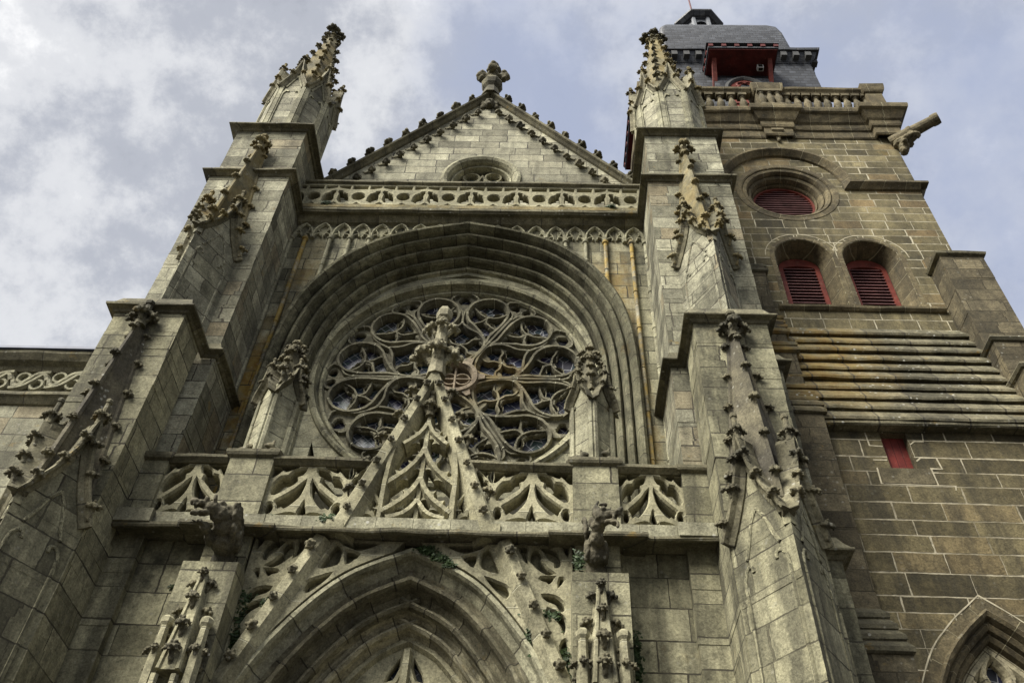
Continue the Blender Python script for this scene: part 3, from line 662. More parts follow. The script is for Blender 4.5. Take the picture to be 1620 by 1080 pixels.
# blind arcade under the cornice, colonnettes
BAY = .446
def archz(u):
    u = abs(u)
    for (a, b), (c, d) in zip(ROSEARCH[len(ROSEARCH) // 2:], ROSEARCH[len(ROSEARCH) // 2 + 1:]):
        if a <= u <= c + 1e-6: return b + (d - b) * (u - a) / max(c - a, 1e-6)
    return 8.9
for k in range(-9, 9):
    c = (k + .5) * BAY
    if archz(abs(c) + .20) > 18.60: continue
    ar = MB(); h = catmull([(-.205, 18.20), (-.20, 18.42), (-.12, 18.62), (0, 18.745)], 4); h = h + [(-a, b) for a, b in h[::-1][1:]]
    ok_ = lambda P_: [(c + a, b) for a, b in P_ if b > archz(c + a) + .04]
    if len(ok_(h)) < 4: continue
    sweep(ar, ok_(h), bar(.035, Y0 + .01, .11))
    for sg in (1, -1):
        cu = catmull([(sg * .20, 18.22), (sg * .16, 18.33), (sg * .06, 18.36), (sg * .045, 18.27)], 3)
        if len(ok_(cu)) == len(cu): sweep(ar, ok_(cu), bar(.022, Y0 + .01, .09))
        cu = catmull([(sg * .045, 18.27), (sg * .07, 18.42), (sg * .12, 18.5), (sg * .10, 18.58)], 3)
        if len(ok_(cu)) == len(cu): sweep(ar, ok_(cu), bar(.018, Y0 + .01, .08))
    ar.build('arcade_bay', M['mouldl'], front)
for k in range(-9, 10):
    u = k * BAY
    z0 = archz(u) + .02 if abs(u) < 3.57 else 8.9
    if abs(k) == 8: u = math.copysign(3.70, k); z0 = 8.9
    if z0 > 18.15: continue
    c = MB(); pts = [(X(u), Y0 - .075, z0 + (18.24 - z0) * i / 4) for i in range(5)]
    c.tube(pts, .044, 10); c.box(X(u - .024), X(u + .024), Y0 - .04, Y0 + .01, z0, 18.24)
    for zz in (18.1, z0 + .12): c.lathe((X(u), Y0 - .075, zz), [(.055, 0), (.075, .02), (.075, .05), (.055, .07)], 10)
    for i in range(int((18.2 - z0) / 1.15)): c.lathe((X(u), Y0 - .075, z0 + .6 + 1.15 * i), [(.053, 0), (.060, .012), (.053, .03)], 10)
    c.build('colonnette', M['gold'] if k in (-8, 7, 8) else M['mouldl'], front)
# main cornice between the buttresses
CZ = 18.97
cp = [(.0, CZ - .24), (.03, CZ - .22), (.10, CZ - .19), (.17, CZ - .10), (.21, CZ - .06), (.30, CZ - .05), (.345, CZ - .02), (.35, CZ + .05), (.30, CZ + .07), (.28, CZ + .08), (0, CZ + .10)]
cm = MB(); ledge(cm, [(X(-4.02), Y0), (X(4.02), Y0)], cp)
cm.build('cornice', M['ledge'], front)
tf = MB(); tf.box(X(-4.1), X(4.1), Y0 - .3, 13.2, 18.9, 18.99); tf.build('gutter_floor', M['ledge'], front)

# ------------------------------------------------------------------ gable
GY = 13.1; GA, GS = 27.1, 1.222
gw = MB(); OC, OR_ = 22.45, .80
gz = lambda u: GA - .12 - GS * abs(u)
plate(gw, [(-4.6, 18.9), (-4.6, gz(4.6)), (0, GA - .12), (4.6, gz(4.6)), (4.6, 18.9)], [arc(0, OC, 1.09, 0, 360, 48)[:-1]], GY)
gw.build('gable_wall', M['gable'], front)
gc = MB()
sweep(gc, [(-4.6, GA - GS * 4.6), (0, GA), (4.6, GA - GS * 4.6)], [(-.12, GY + .02), (-.10, GY - .06), (-.05, GY - .12), (-.03, GY - .20), (.02, GY - .22), (.05, GY - .20), (.05, GY + .55), (-.11, GY + .55)], pclosed=True)
gc.build('gable_coping', M['ledge'], front)
for sg in (1, -1):
    for i in range(9):
        u = .45 + i * .435
        crocket(front, (X(sg * u), GY - .15, GA + .04 - GS * u), (sg * .77, 0, .63), (-sg * .63, -.2, .77), .38, M['carve'], 'coping_crocket', 'b')
    for i in range(12):
        u = .30 + i * .335
        crocket(front, (X(sg * u), GY - .04, GA - .80 - GS * u), (0, -1, 0), (sg, 0, .4), .30, M['carve'], 'rosette', 'b')
        st = MB(); z0 = GA - .80 - GS * u
        st.tube([(X(sg * u), GY - .02, z0), (X(sg * (u + .11)), GY - .03, z0 + .02), (X(sg * (u + .20)), GY - .02, z0 - .03), (X(sg * (u + .27)), GY - .02, z0 + .03)], [.035, .025, .02, .012], 5)
        st.build('rosette_stem', M['carvel'], front)
gm = MB(); sweep(gm, arc(0, OC, .80, 360, 0, 48)[:-1], [(.30, GY + .01), (.27, GY - .07), (.20, GY - .09), (.12, GY - .05), (.07, GY + .04), (.04, GY + .16), (.02, GY + .10), (-.02, GY + .12), (-.04, GY + .24), (-.04, GY + .5)], closed=True)
gwin = gm.build('gable_window', M['mouldl'], front)
q = MB(); q.add([(X(p[0]), GY + .45, p[1]) for p in arc(0, OC, .9, 0, 360, 32)[:-1]], [tuple(range(32))]); q.build('glass', plain('pale_glass', (0.12, 0.17, 0.17), 0.2), gwin)
q = MB()
sq = catmull([(-.32, OC - .75), (-.22, OC - .1), (-.10, OC + .28), (0, OC + .52)], 6); sweep(q, sq + [(-a, b) for a, b in sq[::-1][1:]], bar(.06, GY + .44, .22))
for sg in (1, -1):
    for cx, cz, rr in ((.48, -.02, .26), (.30, .45, .22), (.46, -.5, .22)):
        sweep(q, arc(sg * cx, OC + cz, rr, 0, 360, 20)[:-1], bar(.05, GY + .44, .2), closed=True); cusps(q, arc(sg * cx, OC + cz, rr, 0, 360, 20), (.1, .35, .6, .85), .09, .06, GY + .44, 1, .16)
q.build('tracery', M['trac'], gwin)
hd = blob([((0, 0, 0), (.13, .15, .17)), ((0, -.13, -.02), (.03, .05, .05)), ((-.055, -.115, .045), (.03, .03, .02)), ((.055, -.115, .045), (.03, .03, .02)), ((0, -.115, -.09), (.05, .035, .018)), ((0, -.1, -.14), (.06, .05, .04)),
           ((-.16, .02, .05), (.07, .08, .12)), ((.16, .02, .05), (.07, .08, .12)), ((0, .02, .15), (.15, .1, .07)), ((-.17, .03, -.1), (.06, .07, .09)), ((.17, .03, -.1), (.06, .07, .09))], .018, .012, 14)
q = MB(); q.mesh(hd, Matrix.Translation((X(0), GY - .06, GA - .60)) @ Matrix.Scale(1.25, 4)); q.build('carved_head', M['carve'], front, True)
rf = MB()
rf.add([(X(-4.6), GY + .5, GA - .2 - GS * 4.6), (X(0), GY + .5, GA - .2), (X(4.6), GY + .5, GA - .2 - GS * 4.6), (X(-4.6), 34, GA - .2 - GS * 4.6), (X(0), 34, GA - .2), (X(4.6), 34, GA - .2 - GS * 4.6)], [(0, 1, 4, 3), (1, 2, 5, 4)])
rf.build('roof', M['slate'], front)
# cross on the gable
gx = thing('gable_cross', 'dark leafy stone finial cross standing on the gable peak', 'cross', (X(0), GY + .1, GA))
q = MB(); q.lathe((X(0), GY - .02, GA - .1), [(.30, 0), (.24, .35), (.21, .50), (.30, .62), (.35, .80), (.32, .92), (.2, 1.0), (.17, 1.5)], 8, R(22.5)); q.build('base', M['carve'], gx)
q = MB()
cr = blob([((0, 0, .0), (.16, .15, .30)), ((0, 0, .62), (.17, .17, .20)), ((-.12, 0, .55), (.12, .13, .12)), ((.12, 0, .55), (.12, .13, .12)), ((0, -.1, .75), (.12, .1, .1)), ((.08, 0, .80), (.08, .1, .08)), ((-.08, 0, .80), (.08, .1, .08)),
           ((-.36, 0, .10), (.16, .15, .14)), ((.36, 0, .10), (.16, .15, .14)), ((-.33, -.08, .22), (.1, .1, .09)), ((.33, -.08, .22), (.1, .1, .09)), ((-.33, 0, -.02), (.1, .12, .09)), ((.33, 0, -.02), (.1, .12, .09)), ((0, -.3, .1), (.14, .14, .13)), ((0, .3, .1), (.14, .14, .13)), ((0, 0, .1), (.24, .22, .16))],
          .035, .045, 7, 3, [([(0, 0, -.4), (0, 0, .6)], [.14, .12]), ([(-.36, 0, .1), (.36, 0, .1)], [.11, .11])])
q.mesh(cr, Matrix.Translation((X(0), GY - .02, GA + 1.22)) @ Matrix.Scale(1.05, 4)); q.build('leafy_head', M['carve'], gx, True)

# ------------------------------------------------------------------ upper balustrade
ub = thing('upper_balustrade', 'pierced stone balustrade with rings and trefoil arches below the gable', 'balustrade', (XC, 11.75, 19.0))
UY = 11.86
q = MB(); q.box(X(-4.02), X(4.02), UY - .10, UY + .12, 19.04, 19.16); q.build('plinth', M['spire'], ub)
q = MB(); ledge(q, [(X(-4.05), UY), (X(4.05), UY)], [(-.1, 20.0), (.06, 20.0), (.10, 20.03), (.15, 20.06), (.15, 20.12), (.10, 20.15), (-.1, 20.17)]); q.build('handrail', M['ledge'], ub)
PER = 1.072
for k in range(8):
    q = MB(); c = -3.75 + k * PER; zb = 19.13
    hs = [arc(0, .39, .15, 0, 360, 14)[:-1], [(-.17, .70), (.17, .70), (.17, .815), (-.17, .815)], [(-.10, .03), (.10, .03), (0, .12)]]
    for sg in (1, -1):
        hs.append([(sg * a, b) for a, b in [(.225, .20), (.33, .13), (.43, .16), (.485, .26), (.475, .40), (.46, .47), (.50, .56), (.49, .62), (.41, .60), (.38, .52), (.36, .53), (.28, .48), (.235, .36)]])
        hs.append([(sg * a, b) for a, b in [(.25, .70), (.25, .815), (.50, .815), (.50, .76), (.36, .72)]])
        hs.append([(sg * a, b) for a, b in [(.43, .03), (.52, .03), (.52, .12), (.49, .10)]])
    sm = [[(c + a, zb + b) for a, b in h] for h in hs]
    pierced(q, [(c - PER / 2, zb), (c + PER / 2 - .004, zb), (c + PER / 2 - .004, zb + .90), (c - PER / 2, zb + .90)], sm, UY - .085 + jitter(), UY + .13, .02, 1)
    q.build('pierced_panel', M['trac'], ub)

# ------------------------------------------------------------------ stepped buttresses with their spurs
def face_frame(a, b):
    a, b = Vector((a[0], a[1], 0)), Vector((b[0], b[1], 0)); s = (b - a); wd = s.length; s.normalize(); n = Vector((s.y, -s.x, 0))
    return (a + b) / 2, s, n, wd
def gablet(parent, cope, wallmb, a, b, zlow, zpk, drop, size, mat, ncro=2, fin=True):
    """ogee gable over one face a-b (plan points, outward normal to the right of travel)"""
    o, s, n, wd = face_frame(a, b); h = zpk - zlow
    half = catmull([(-wd / 2, zlow - drop), (-wd * .40, zlow + .10 * h), (-wd * .22, zlow + .36 * h), (-wd * .08, zlow + .66 * h), (0, zpk)], 5)
    cur = half + [(-p, z) for p, z in half[::-1][1:]]
    prism(wallmb, [(-wd / 2, zlow - drop - .15)] + cur + [(wd / 2, zlow - drop - .15)], -.10, .002 + jitter() * .1, O=o, S=s, Nn=n)
    th = .10 * min(1, wd / .8)
    sweep(cope, cur, [(-th * .9, -.12), (-th * .9, .03), (-th * .3, .07), (0, .14), (th * .35, .15), (th * .45, .10), (th * .45, -.12)], O=o, S=s, Nn=n, pclosed=True)
    for sg in (1, -1):
        for i in range(ncro):
            t = (i + .7) / (ncro + .4); j = int(t * (len(half) - 1)); p = half[j]
            crocket(parent, o + s * (sg * -p[0]) * 1.0 + Vector((0, 0, p[1] + .02)) + n * .10, s * sg * .5 + n * .6 + Vector((0, 0, .5)), -s * sg * .5 + Vector((0, 0, 1)), size, mat)
    if fin:
        fb = MB(); p = o + n * .08 + Vector((0, 0, zpk - .05)); finial(fb, p, size * 2.1, size * .46, 1); fb.build('gablet_finial', mat, parent)
def blind_panel(mb, a, b, z0, z1, inset=.11):
    o, s, n, wd = face_frame(a, b); e = wd / 2 - inset * wd * 1.3; top = z1 - .1
    pr = [(-.034, .0), (-.026, .016), (0, .022), (.018, .016), (.024, .0)]
    for sg in (1, -1):
        sweep(mb, [(sg * e, z0), (sg * e, top - .50)] + catmull([(sg * e, top - .40), (sg * (e - .015), top - .24), (sg * (e - .08), top - .13), (sg * (e - .15), top - .14), (sg * (e - .16), top - .22)], 4), pr, O=o, S=s, Nn=n)
        sweep(mb, catmull([(sg * (e - .08), top - .02), (sg * e * .55, top + .18), (sg * .10, top + .46), (sg * .0, top + .62)], 5), pr, O=o, S=s, Nn=n)

def spur(root, uc, yb, hw, proj, z0, zg, zpk, tip, wmat, smat, cmat, csize, sgn, drop=.35):
    A, B, Cc = (X(sgn * uc) - hw, yb), (X(sgn * uc), yb - proj), (X(sgn * uc) + hw, yb)
    sh = MB(); prism_plan(sh, [A, B, Cc], z0, zg + .05); s_ob = sh
    bp = MB(); cope = MB()
    for a, b in ((A, B), (B, Cc)):
        blind_panel(bp, a, b, z0, zg - .25)
    s_part = s_ob.build('spur_shaft', wmat, root)
    bp.build('blind_panel', wmat, s_part)
    face = MB()
    for a, b in ((A, B), (B, Cc)):
        gablet(s_part, cope, face, a, b, zg, zpk, .05, csize, cmat, 3)
    face.build('gablet_face', wmat, s_part); cope.build('gablet_coping', M['ledge'], s_part)
    # crocketed half spire leaning back to the wall
    k = .80; a = Vector((X(sgn * uc) - hw * k, yb, zg + .2)); b = Vector((X(sgn * uc), yb - proj * k, zg + .2)); c = Vector((X(sgn * uc) + hw * k, yb, zg + .2))
    t = Vector((X(sgn * uc), yb - .10, tip)); e = .07
    top = [t + Vector((-e, .1, -.45)), t + Vector((0, -e, -.45)), t + Vector((e, .1, -.45))]
    sp_ = MB(); sp_.rings([[a, b, c], top], True, True)
    spo = sp_.build('spur_spire', smat, root)
    rb = MB()
    for p, qd in ((a, top[0]), (b, top[1]), (c, top[2])): rb.tube([p + (qd - p) * .02, qd], [.055, .04], 6)
    rb.build('spire_rib', smat, spo)
    n = 5
    crockets_along(spo, a, top[0], (-1, -.45, .1), n, csize, cmat, .22, .92, taper=.25)
    crockets_along(spo, b, top[1], (0, -1, .15), n, csize, cmat, .12, .92, taper=.25)
    crockets_along(spo, c, top[2], (1, -.45, .1), n, csize, cmat, .22, .92, taper=.25)
    fb = MB(); finial(fb, t + Vector((0, -.03, -.55)), .62, .19, 1); fb.build('finial', cmat, spo)

LP = lambda z: [(.0, z - .09), (.03, z - .08), (.06, z - .035), (.10, z - .02), (.15, z - .012), (.158, z + .005), (.155, z + .03), (.13, z + .045), (.06, z + .15), (0.0, z + .30)]
def buttress(sgn, label):
    root = thing('buttress', label, 'buttress', (X(sgn * 4.9), 11, 0), 'stepped buttresses flanking the rose window')
    def bx(u0, u1, y0, y1, z0, z1, mb): shaft(mb, X(sgn * u0), X(sgn * u1), y0, y1, z0, z1)
    def path(pts):
        p = [(X(sgn * u), y) for u, y in pts]; return p if sgn > 0 else p[::-1]
    q = MB(); bx(3.84, 5.95, 10.62, 12.6, 0, 9.05, q); bx(4.235, 5.44, 9.78, 10.63, 0, 12.98, q); q.build('lower_shaft', M['low'], root)
    q = MB(); bx(3.98, 5.88, 10.80, 12.6, 9.0, 13.0, q); q.build('middle_shaft', M['front'] if False else M['church'], root)
    q = MB(); bx(4.02, 5.82, 10.86, 12.6, 12.99, 18.95, q); q.build('upper_shaft', M['church'], root)
    q = MB(); bx(4.11, 5.80, 10.98, 13.7, 18.9, 21.2, q); q.build('top_shaft', M['church'], root)
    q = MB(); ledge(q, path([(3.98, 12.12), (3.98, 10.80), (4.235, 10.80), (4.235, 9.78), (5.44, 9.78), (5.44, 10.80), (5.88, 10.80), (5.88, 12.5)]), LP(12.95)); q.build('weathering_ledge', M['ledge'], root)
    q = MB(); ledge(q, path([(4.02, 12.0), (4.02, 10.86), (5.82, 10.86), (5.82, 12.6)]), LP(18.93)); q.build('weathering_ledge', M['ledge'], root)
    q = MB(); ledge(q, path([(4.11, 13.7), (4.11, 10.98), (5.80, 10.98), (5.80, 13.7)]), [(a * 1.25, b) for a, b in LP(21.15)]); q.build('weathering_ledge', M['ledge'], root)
    q = MB(); ledge(q, path([(5.44, 10.62), (5.95, 10.62), (5.95, 12.5)]), LP(9.0)); q.build('weathering_ledge', M['ledge'], root)
    spur(root, 4.83, 9.785, .585, .78, 0, 8.55, 10.0, 12.95, M['low'], M['spirel'], M['carve'], .24, sgn)
    spur(root, 4.92, 10.865, .54, .88, 12.9, 15.75, 17.05, 20.4, M['church'], M['spire'], M['spire'], .25, sgn)
    return root
buttress(-1, 'stepped granite buttress beside the low chapel wall')
buttress(1, 'stepped granite buttress standing in front of the bell tower')

# ------------------------------------------------------------------ octagonal pinnacles on the buttresses
def pinnacle(sgn, label):
    cx, cy = X(sgn * 5.0), 11.92; root = thing('pinnacle', label, 'pinnacle', (cx, cy, 21.3), 'crocketed octagonal pinnacles')
    rad = .83 / math.cos(R(22.5)); oc = lambda r, z: [(cx + r * math.cos(R(22.5 + 45 * k)), cy + r * math.sin(R(22.5 + 45 * k)), z) for k in range(8)]
    q = MB(); q.rings([oc(rad, 21.2), oc(rad, 23.75)]); sh = q.build('shaft', M['gable'], root)
    bp, cope, face = MB(), MB(), MB()
    sp_ = MB(); sp_.rings([oc(rad * .86, 23.7), oc(rad * .80, 24.2), oc(.12, 28.7)]); spo = sp_.build('spire', M['spire'], root)
    for k in range(8):
        a, b = oc(rad, 0)[k], oc(rad, 0)[(k + 1) % 8]
        o, s, n, wd = face_frame(a[:2], b[:2])
        for sg in (1, -1):
            sweep(bp, [(sg * wd * .34, 21.35), (sg * wd * .34, 23.25), (sg * wd * .24, 23.42), (sg * wd * .12, 23.36)], [(-.03, 0), (-.03, .03), (.03, .03), (.03, 0)], O=o, S=s, Nn=n)
            sweep(bp, [(sg * wd * .43, 21.35), (sg * wd * .43, 23.6)], [(-.05, 0), (-.05, .045), (.05, .045), (.05, 0)], O=o, S=s, Nn=n)
            sweep(bp, [(sg * wd * .30, 23.6), (0, 24.25)], [(-.022, 0), (-.022, .03), (.022, .03), (.022, 0)], O=o, S=s, Nn=n)
        gablet(sh, cope, face, a[:2], b[:2], 23.65, 25.0, .05, .22, M['spire'], 1, True)
    bp.build('blind_panel', M['mouldl'], sh); face.build('gablet_face', M['gable'], sh); cope.build('gablet_coping', M['carvel'], sh)
    for k in range(8):
        p0, p1 = Vector(oc(rad * .80, 24.2)[k]), Vector(oc(.12, 28.7)[k]); a = R(22.5 + 45 * k)
        crockets_along(spo, p0, p1, (math.cos(a), math.sin(a), .25), 7, .27, M['carve'] if k % 2 else M['spire'], .13, .93, taper=.35)
    q = MB(); finial(q, (cx, cy, 28.45), .80, .28, 1); q.build('finial', M['carve'], root)
pinnacle(-1, 'crocketed octagonal pinnacle standing alone against the sky')
pinnacle(1, 'crocketed octagonal pinnacle in front of the slate tower roof')

# ------------------------------------------------------------------ portal with its arch, spandrels and cornice
portal = thing('church_portal', 'deep pointed stone portal arch with worn mouldings under the lower balustrade', 'portal', (XC, 10.7, 0))
PH = [(2.52, 0.02), (2.52, 4.2), (2.48, 5.1), (2.33, 6.0), (1.99, 6.91), (1.53, 7.72), (.88, 8.44), (0, 8.90)]
ph = PH[:1] + catmull(PH[1:], 6); PARCH = [(-a, b) for a, b in ph] + [(a, b) for a, b in ph[::-1][1:]]
PY = 10.75
q = MB(); hole = offset(PARCH, .05)
plate(q, [(-3.9, .0), (-3.9, 9.05), (3.9, 9.05), (3.9, .0)] + [(p[0], max(p[1], 0.0)) for p in hole[::-1]], [], PY); q.build('lower_wall', M['low'], portal)
pp = [(.05, PY + .02), (.05, PY - .10), (.02, PY - .16), (-.05, PY - .17), (-.08, PY - .12), (-.10, PY - .02), (-.20, PY + .10), (-.26, PY + .12), (-.30, PY + .08), (-.34, PY + .02), (-.39, PY + .03), (-.42, PY + .10), (-.43, PY + .2),
      (-.46, PY + .34), (-.53, PY + .42), (-.57, PY + .40), (-.60, PY + .30), (-.645, PY + .28), (-.685, PY + .33), (-.695, PY + .45), (-.71, PY + .58), (-.76, PY + .66), (-.79, PY + .64), (-.81, PY + .56), (-.85, PY + .54), (-.885, PY + .60), (-.89, PY + .72), (-.94, PY + .86), (-1.0, PY + .9)]
hm_ = MB()
pp = [(a * .86, PY + (b - PY) * (.80 if b > PY else 1)) for a, b in pp]
q = MB()
for i_, (a, b) in enumerate(((0, 7), (6, 13), (12, 20), (19, len(pp)))): sweep(q if i_ else hm_, PARCH, pp[a:b], caps=False, u0=.41 * i_); q.build('archivolt', M['mouldp'], portal)
hm_.build('hood_mould', M['mouldl'], portal)
ins = offset(PARCH, .84); ins = [p for p in ins if p[1] > 0]
q = MB(); sweep(q, ins, [(.04, PY + .72), (.04, PY + .66), (-.03, PY + .64), (-.06, PY + .72), (-.06, PY + .95)], caps=False)
pw = q.build('portal_window', M['trac'], portal)
q = MB(); plate(q, [(p[0], max(p[1], .05)) for p in ins], [], PY + .90); q.build('leaded_glass', M['glass'], pw)
q = MB()
sweep(q, [(0, .1), (0, 7.82)], bar(.09, PY + .89, .28))
for sg in (1, -1):
    sweep(q, catmull([(sg * .06, 7.40), (sg * .30, 7.32), (sg * .55, 7.05), (sg * .95, 6.80), (sg * 1.1, 6.30)], 5), bar(.06, PY + .89, .2))
    sweep(q, catmull([(0, 7.75), (sg * .12, 7.40), (sg * .34, 7.10), (sg * .30, 6.80), (sg * .08, 6.60)], 5), bar(.06, PY + .89, .22))
    sweep(q, arc(sg * .75, 6.85, .26, 0, 360, 20)[:-1], bar(.05, PY + .89, .18), closed=True)
    sweep(q, [(sg * .75, .1), (sg * .75, 6.40)], bar(.05, PY + .89, .2))
hl = [p for p in ins if p[1] > 5.6]
def foil2(cx_, cz_, a_, b_, n_, ph_=0.0): return [(cx_ + a_ * (.62 + .40 * abs(math.cos(n_ / 2 * (t_ * 2 * math.pi / 24 - ph_))) ** .7) * math.cos(t_ * 2 * math.pi / 24), cz_ + b_ * (.62 + .40 * abs(math.cos(n_ / 2 * (t_ * 2 * math.pi / 24 - ph_))) ** .7) * math.sin(t_ * 2 * math.pi / 24)) for t_ in range(24)]
hh = []
for sg in (1, -1):
    hh += [[(sg * a, b) for a, b in [(.10, 7.72), (.22, 7.52), (.27, 7.34), (.20, 7.20), (.12, 7.30), (.09, 7.50)]], foil2(sg * .52, 7.08, .21, .21, 4, .4), foil2(sg * .19, 6.86, .13, .20, 3, 1.57), foil2(sg * .86, 6.62, .17, .24, 3, 1.2), foil2(sg * .44, 6.50, .20, .24, 4, .4), foil2(sg * .95, 6.12, .18, .2, 4), foil2(sg * .40, 5.95, .22, .22, 4)]
pierced(q, hl, hh, PY + .73, PY + .86, .02, 1)
q.build('tracery', M['trac'], pw)
# blind tracery of the spandrels
SPAN = [[(2.07, 8.74), (2.06, 8.84), (2.01, 8.93), (1.91, 8.98), (1.8, 8.98), (1.86, 8.9), (1.92, 8.79), (2.0, 8.74), (2.01, 8.67), (2.06, 8.69)],
        [(1.81, 8.83), (1.77, 8.93), (1.71, 8.95), (1.67, 8.87), (1.66, 8.76), (1.7, 8.71), (1.76, 8.64), (1.87, 8.56), (1.97, 8.57), (1.9, 8.62), (1.83, 8.71), (1.79, 8.78)],
        [(1.98, 8.5), (1.81, 8.49), (1.82, 8.46), (1.89, 8.44), (1.92, 8.41)], [(2.12, 8.47), (2.07, 8.49), (2.05, 8.37)],
        [(2.13, 8.03), (2.09, 8.13), (1.99, 8.21), (1.84, 8.22), (1.89, 8.15), (2.01, 8.1), (2.07, 8.0)], [(2.14, 7.78), (2.12, 7.88), (2.05, 7.95), (1.91, 8.02), (1.92, 7.95), (2.02, 7.88), (2.08, 7.79), (2.12, 7.69)],
        [(1.0, 8.98), (.52, 8.98), (.55, 8.93), (.73, 8.86), (.84, 8.89)], [(1.07, 8.94), (.99, 8.87), (.98, 8.73), (1.01, 8.62), (1.2, 8.56), (1.23, 8.59), (1.17, 8.73), (1.13, 8.83)],
        [(.91, 8.83), (.73, 8.78), (.80, 8.70), (.88, 8.64)], [(1.39, 8.27), (1.33, 8.35), (1.19, 8.41), (1.07, 8.46), (1.14, 8.36), (1.25, 8.24), (1.35, 8.17)],
        [(2.16, 7.50), (2.13, 7.58), (2.08, 7.50), (2.10, 7.30), (2.15, 7.1), (2.17, 7.25)], [(1.60, 8.98), (1.50, 8.98), (1.56, 8.80), (1.62, 8.72), (1.60, 8.84)], [(2.19, 8.98), (2.12, 8.98), (2.17, 8.86)]]
pout = [p for p in offset(PARCH, -.045) if p[1] > 6.2]
right = [p for p in pout if p[0] > .12][::-1]
for sg in (1, -1):
    q = MB(); edge = [(2.235, 6.25), (2.235, 9.0), (.12, 9.0)] + [p for p in right[::-1] if p[0] < 2.22]
    pierced(q, [(sg * a, b) for a, b in edge], [[(sg * a, b) for a, b in h] for h in SPAN], PY - .17, PY - .005, .026)
    q.build('blind_tracery', M['trac'], portal)
q = MB()
pth = [(-4.235, PY - .02), (-2.0, PY - .02)]
pth = pth + [(-a, b) for a, b in pth[::-1]]
LZ = 8.98
ledge(q, [(X(a), b) for a, b in pth], [(0, 9.01), (.05, 9.0), (.14, 9.035), (.26, 9.03), (.34, 8.985), (.385, 8.985), (.40, 9.01), (.40, 9.05), (.36, 9.07), (0, 9.09)])
q.build('cornice', M['ledge'], portal)
for sg in (1, -1):
    q = MB(); p_ = [(X(sg * 2.21), PY), (X(sg * 2.21), 10.56), (X(sg * 2.95), 10.56), (X(sg * 2.95), PY)]
    ledge(q, p_ if sg > 0 else p_[::-1], [(0, 8.995), (.05, 8.985), (.22, 8.975), (.30, 8.975), (.315, 9.0), (.31, 9.05), (.26, 9.075), (0, 9.10)]); q.build('cornice_block', M['ledge'], portal)
q = MB(); q.box(X(-4.3), X(4.3), PY - .02, 12.2, 9.02, 9.2); q.build('terrace', M['ledge'], portal)

# portal piers with engaged crocketed pinnacles
def portal_pier(sgn, label):
    root = thing('portal_pier', label, 'pier', (X(sgn * 2.58), 10.4, 0), 'piers flanking the portal')
    q = MB(); q.box(X(sgn * 2.27), X(sgn * 2.89), 10.52, 10.9, 8.3, 9.02); q.build('upper_shaft', M['low'], root)
    q = MB(); q.box(X(sgn * 2.21), X(sgn * 2.95), 10.16, 10.9, 0, 8.32); q.rings([[(X(sgn * 2.21), 10.16, 8.32), (X(sgn * 2.95), 10.16, 8.32), (X(sgn * 2.95), 10.6, 8.32), (X(sgn * 2.21), 10.6, 8.32)], [(X(sgn * 2.27), 10.5, 8.5), (X(sgn * 2.89), 10.5, 8.5), (X(sgn * 2.89), 10.6, 8.5), (X(sgn * 2.27), 10.6, 8.5)]]); q.build('shaft', M['low'], root)
    uc, yf = X(sgn * 2.58), 10.16
    b = [Vector((uc - .24, yf + .02, 6.7)), Vector((uc - .12, yf - .20, 6.7)), Vector((uc + .12, yf - .20, 6.7)), Vector((uc + .24, yf + .02, 6.7))]
    t = [Vector((uc - .05, yf + .02, 8.1)), Vector((uc - .03, yf - .06, 8.1)), Vector((uc + .03, yf - .06, 8.1)), Vector((uc + .05, yf + .02, 8.1))]
    q = MB(); q.rings([b, t]); sp_ = q.build('spire', M['trac'], root)
    q = MB()
    for i in range(4): q.tube([b[i], t[i]], [.035, .025], 6)
    q.build('spire_rib', M['trac'], sp_)
    for z, k in ((8.02, .9), (7.62, 1.0), (7.22, 1.1), (6.86, 1.15)):
        f = (8.1 - z) / 1.4
        crocket(sp_, (uc, yf - .06 - .14 * f, z), (0, -1, .1), (0, 0, 1), .22 * k, M['carve'])
        for sg in (1, -1): crocket(sp_, (uc + sg * (.06 + .17 * f), yf - .0, z - .12), (sg, -.35, .1), (0, 0, 1), .21 * k, M['carve'])
    for sg in (1, -1):
        q = MB(); px = uc + sg * .25
        q.lathe((px, yf - .10, 0), [(.085, 0), (.085, 6.9), (.07, 7.0), (.055, 7.3), (.085, 7.34), (.09, 7.40), (.05, 7.44)], 6); mp = q.build('small_pinnacle', M['trac'], root)
        for a in (0, 90, 180, 270): crocket(mp, (px + .05 * math.cos(R(a)), yf - .10 + .05 * math.sin(R(a)), 6.93), (math.cos(R(a)), math.sin(R(a)), 0), (0, 0, 1), .15, M['carve'])
        q = MB(); px = uc + sg * .12
        q.tube([(px, yf - .22, 0), (px, yf - .22, 6.62)], .05, 6); q.build('small_colonnette', M['trac'], root)
portal_pier(-1, 'crocketed pier beside the portal below the winged gargoyle')
portal_pier(1, 'crocketed pier beside the portal below the horned gargoyle')

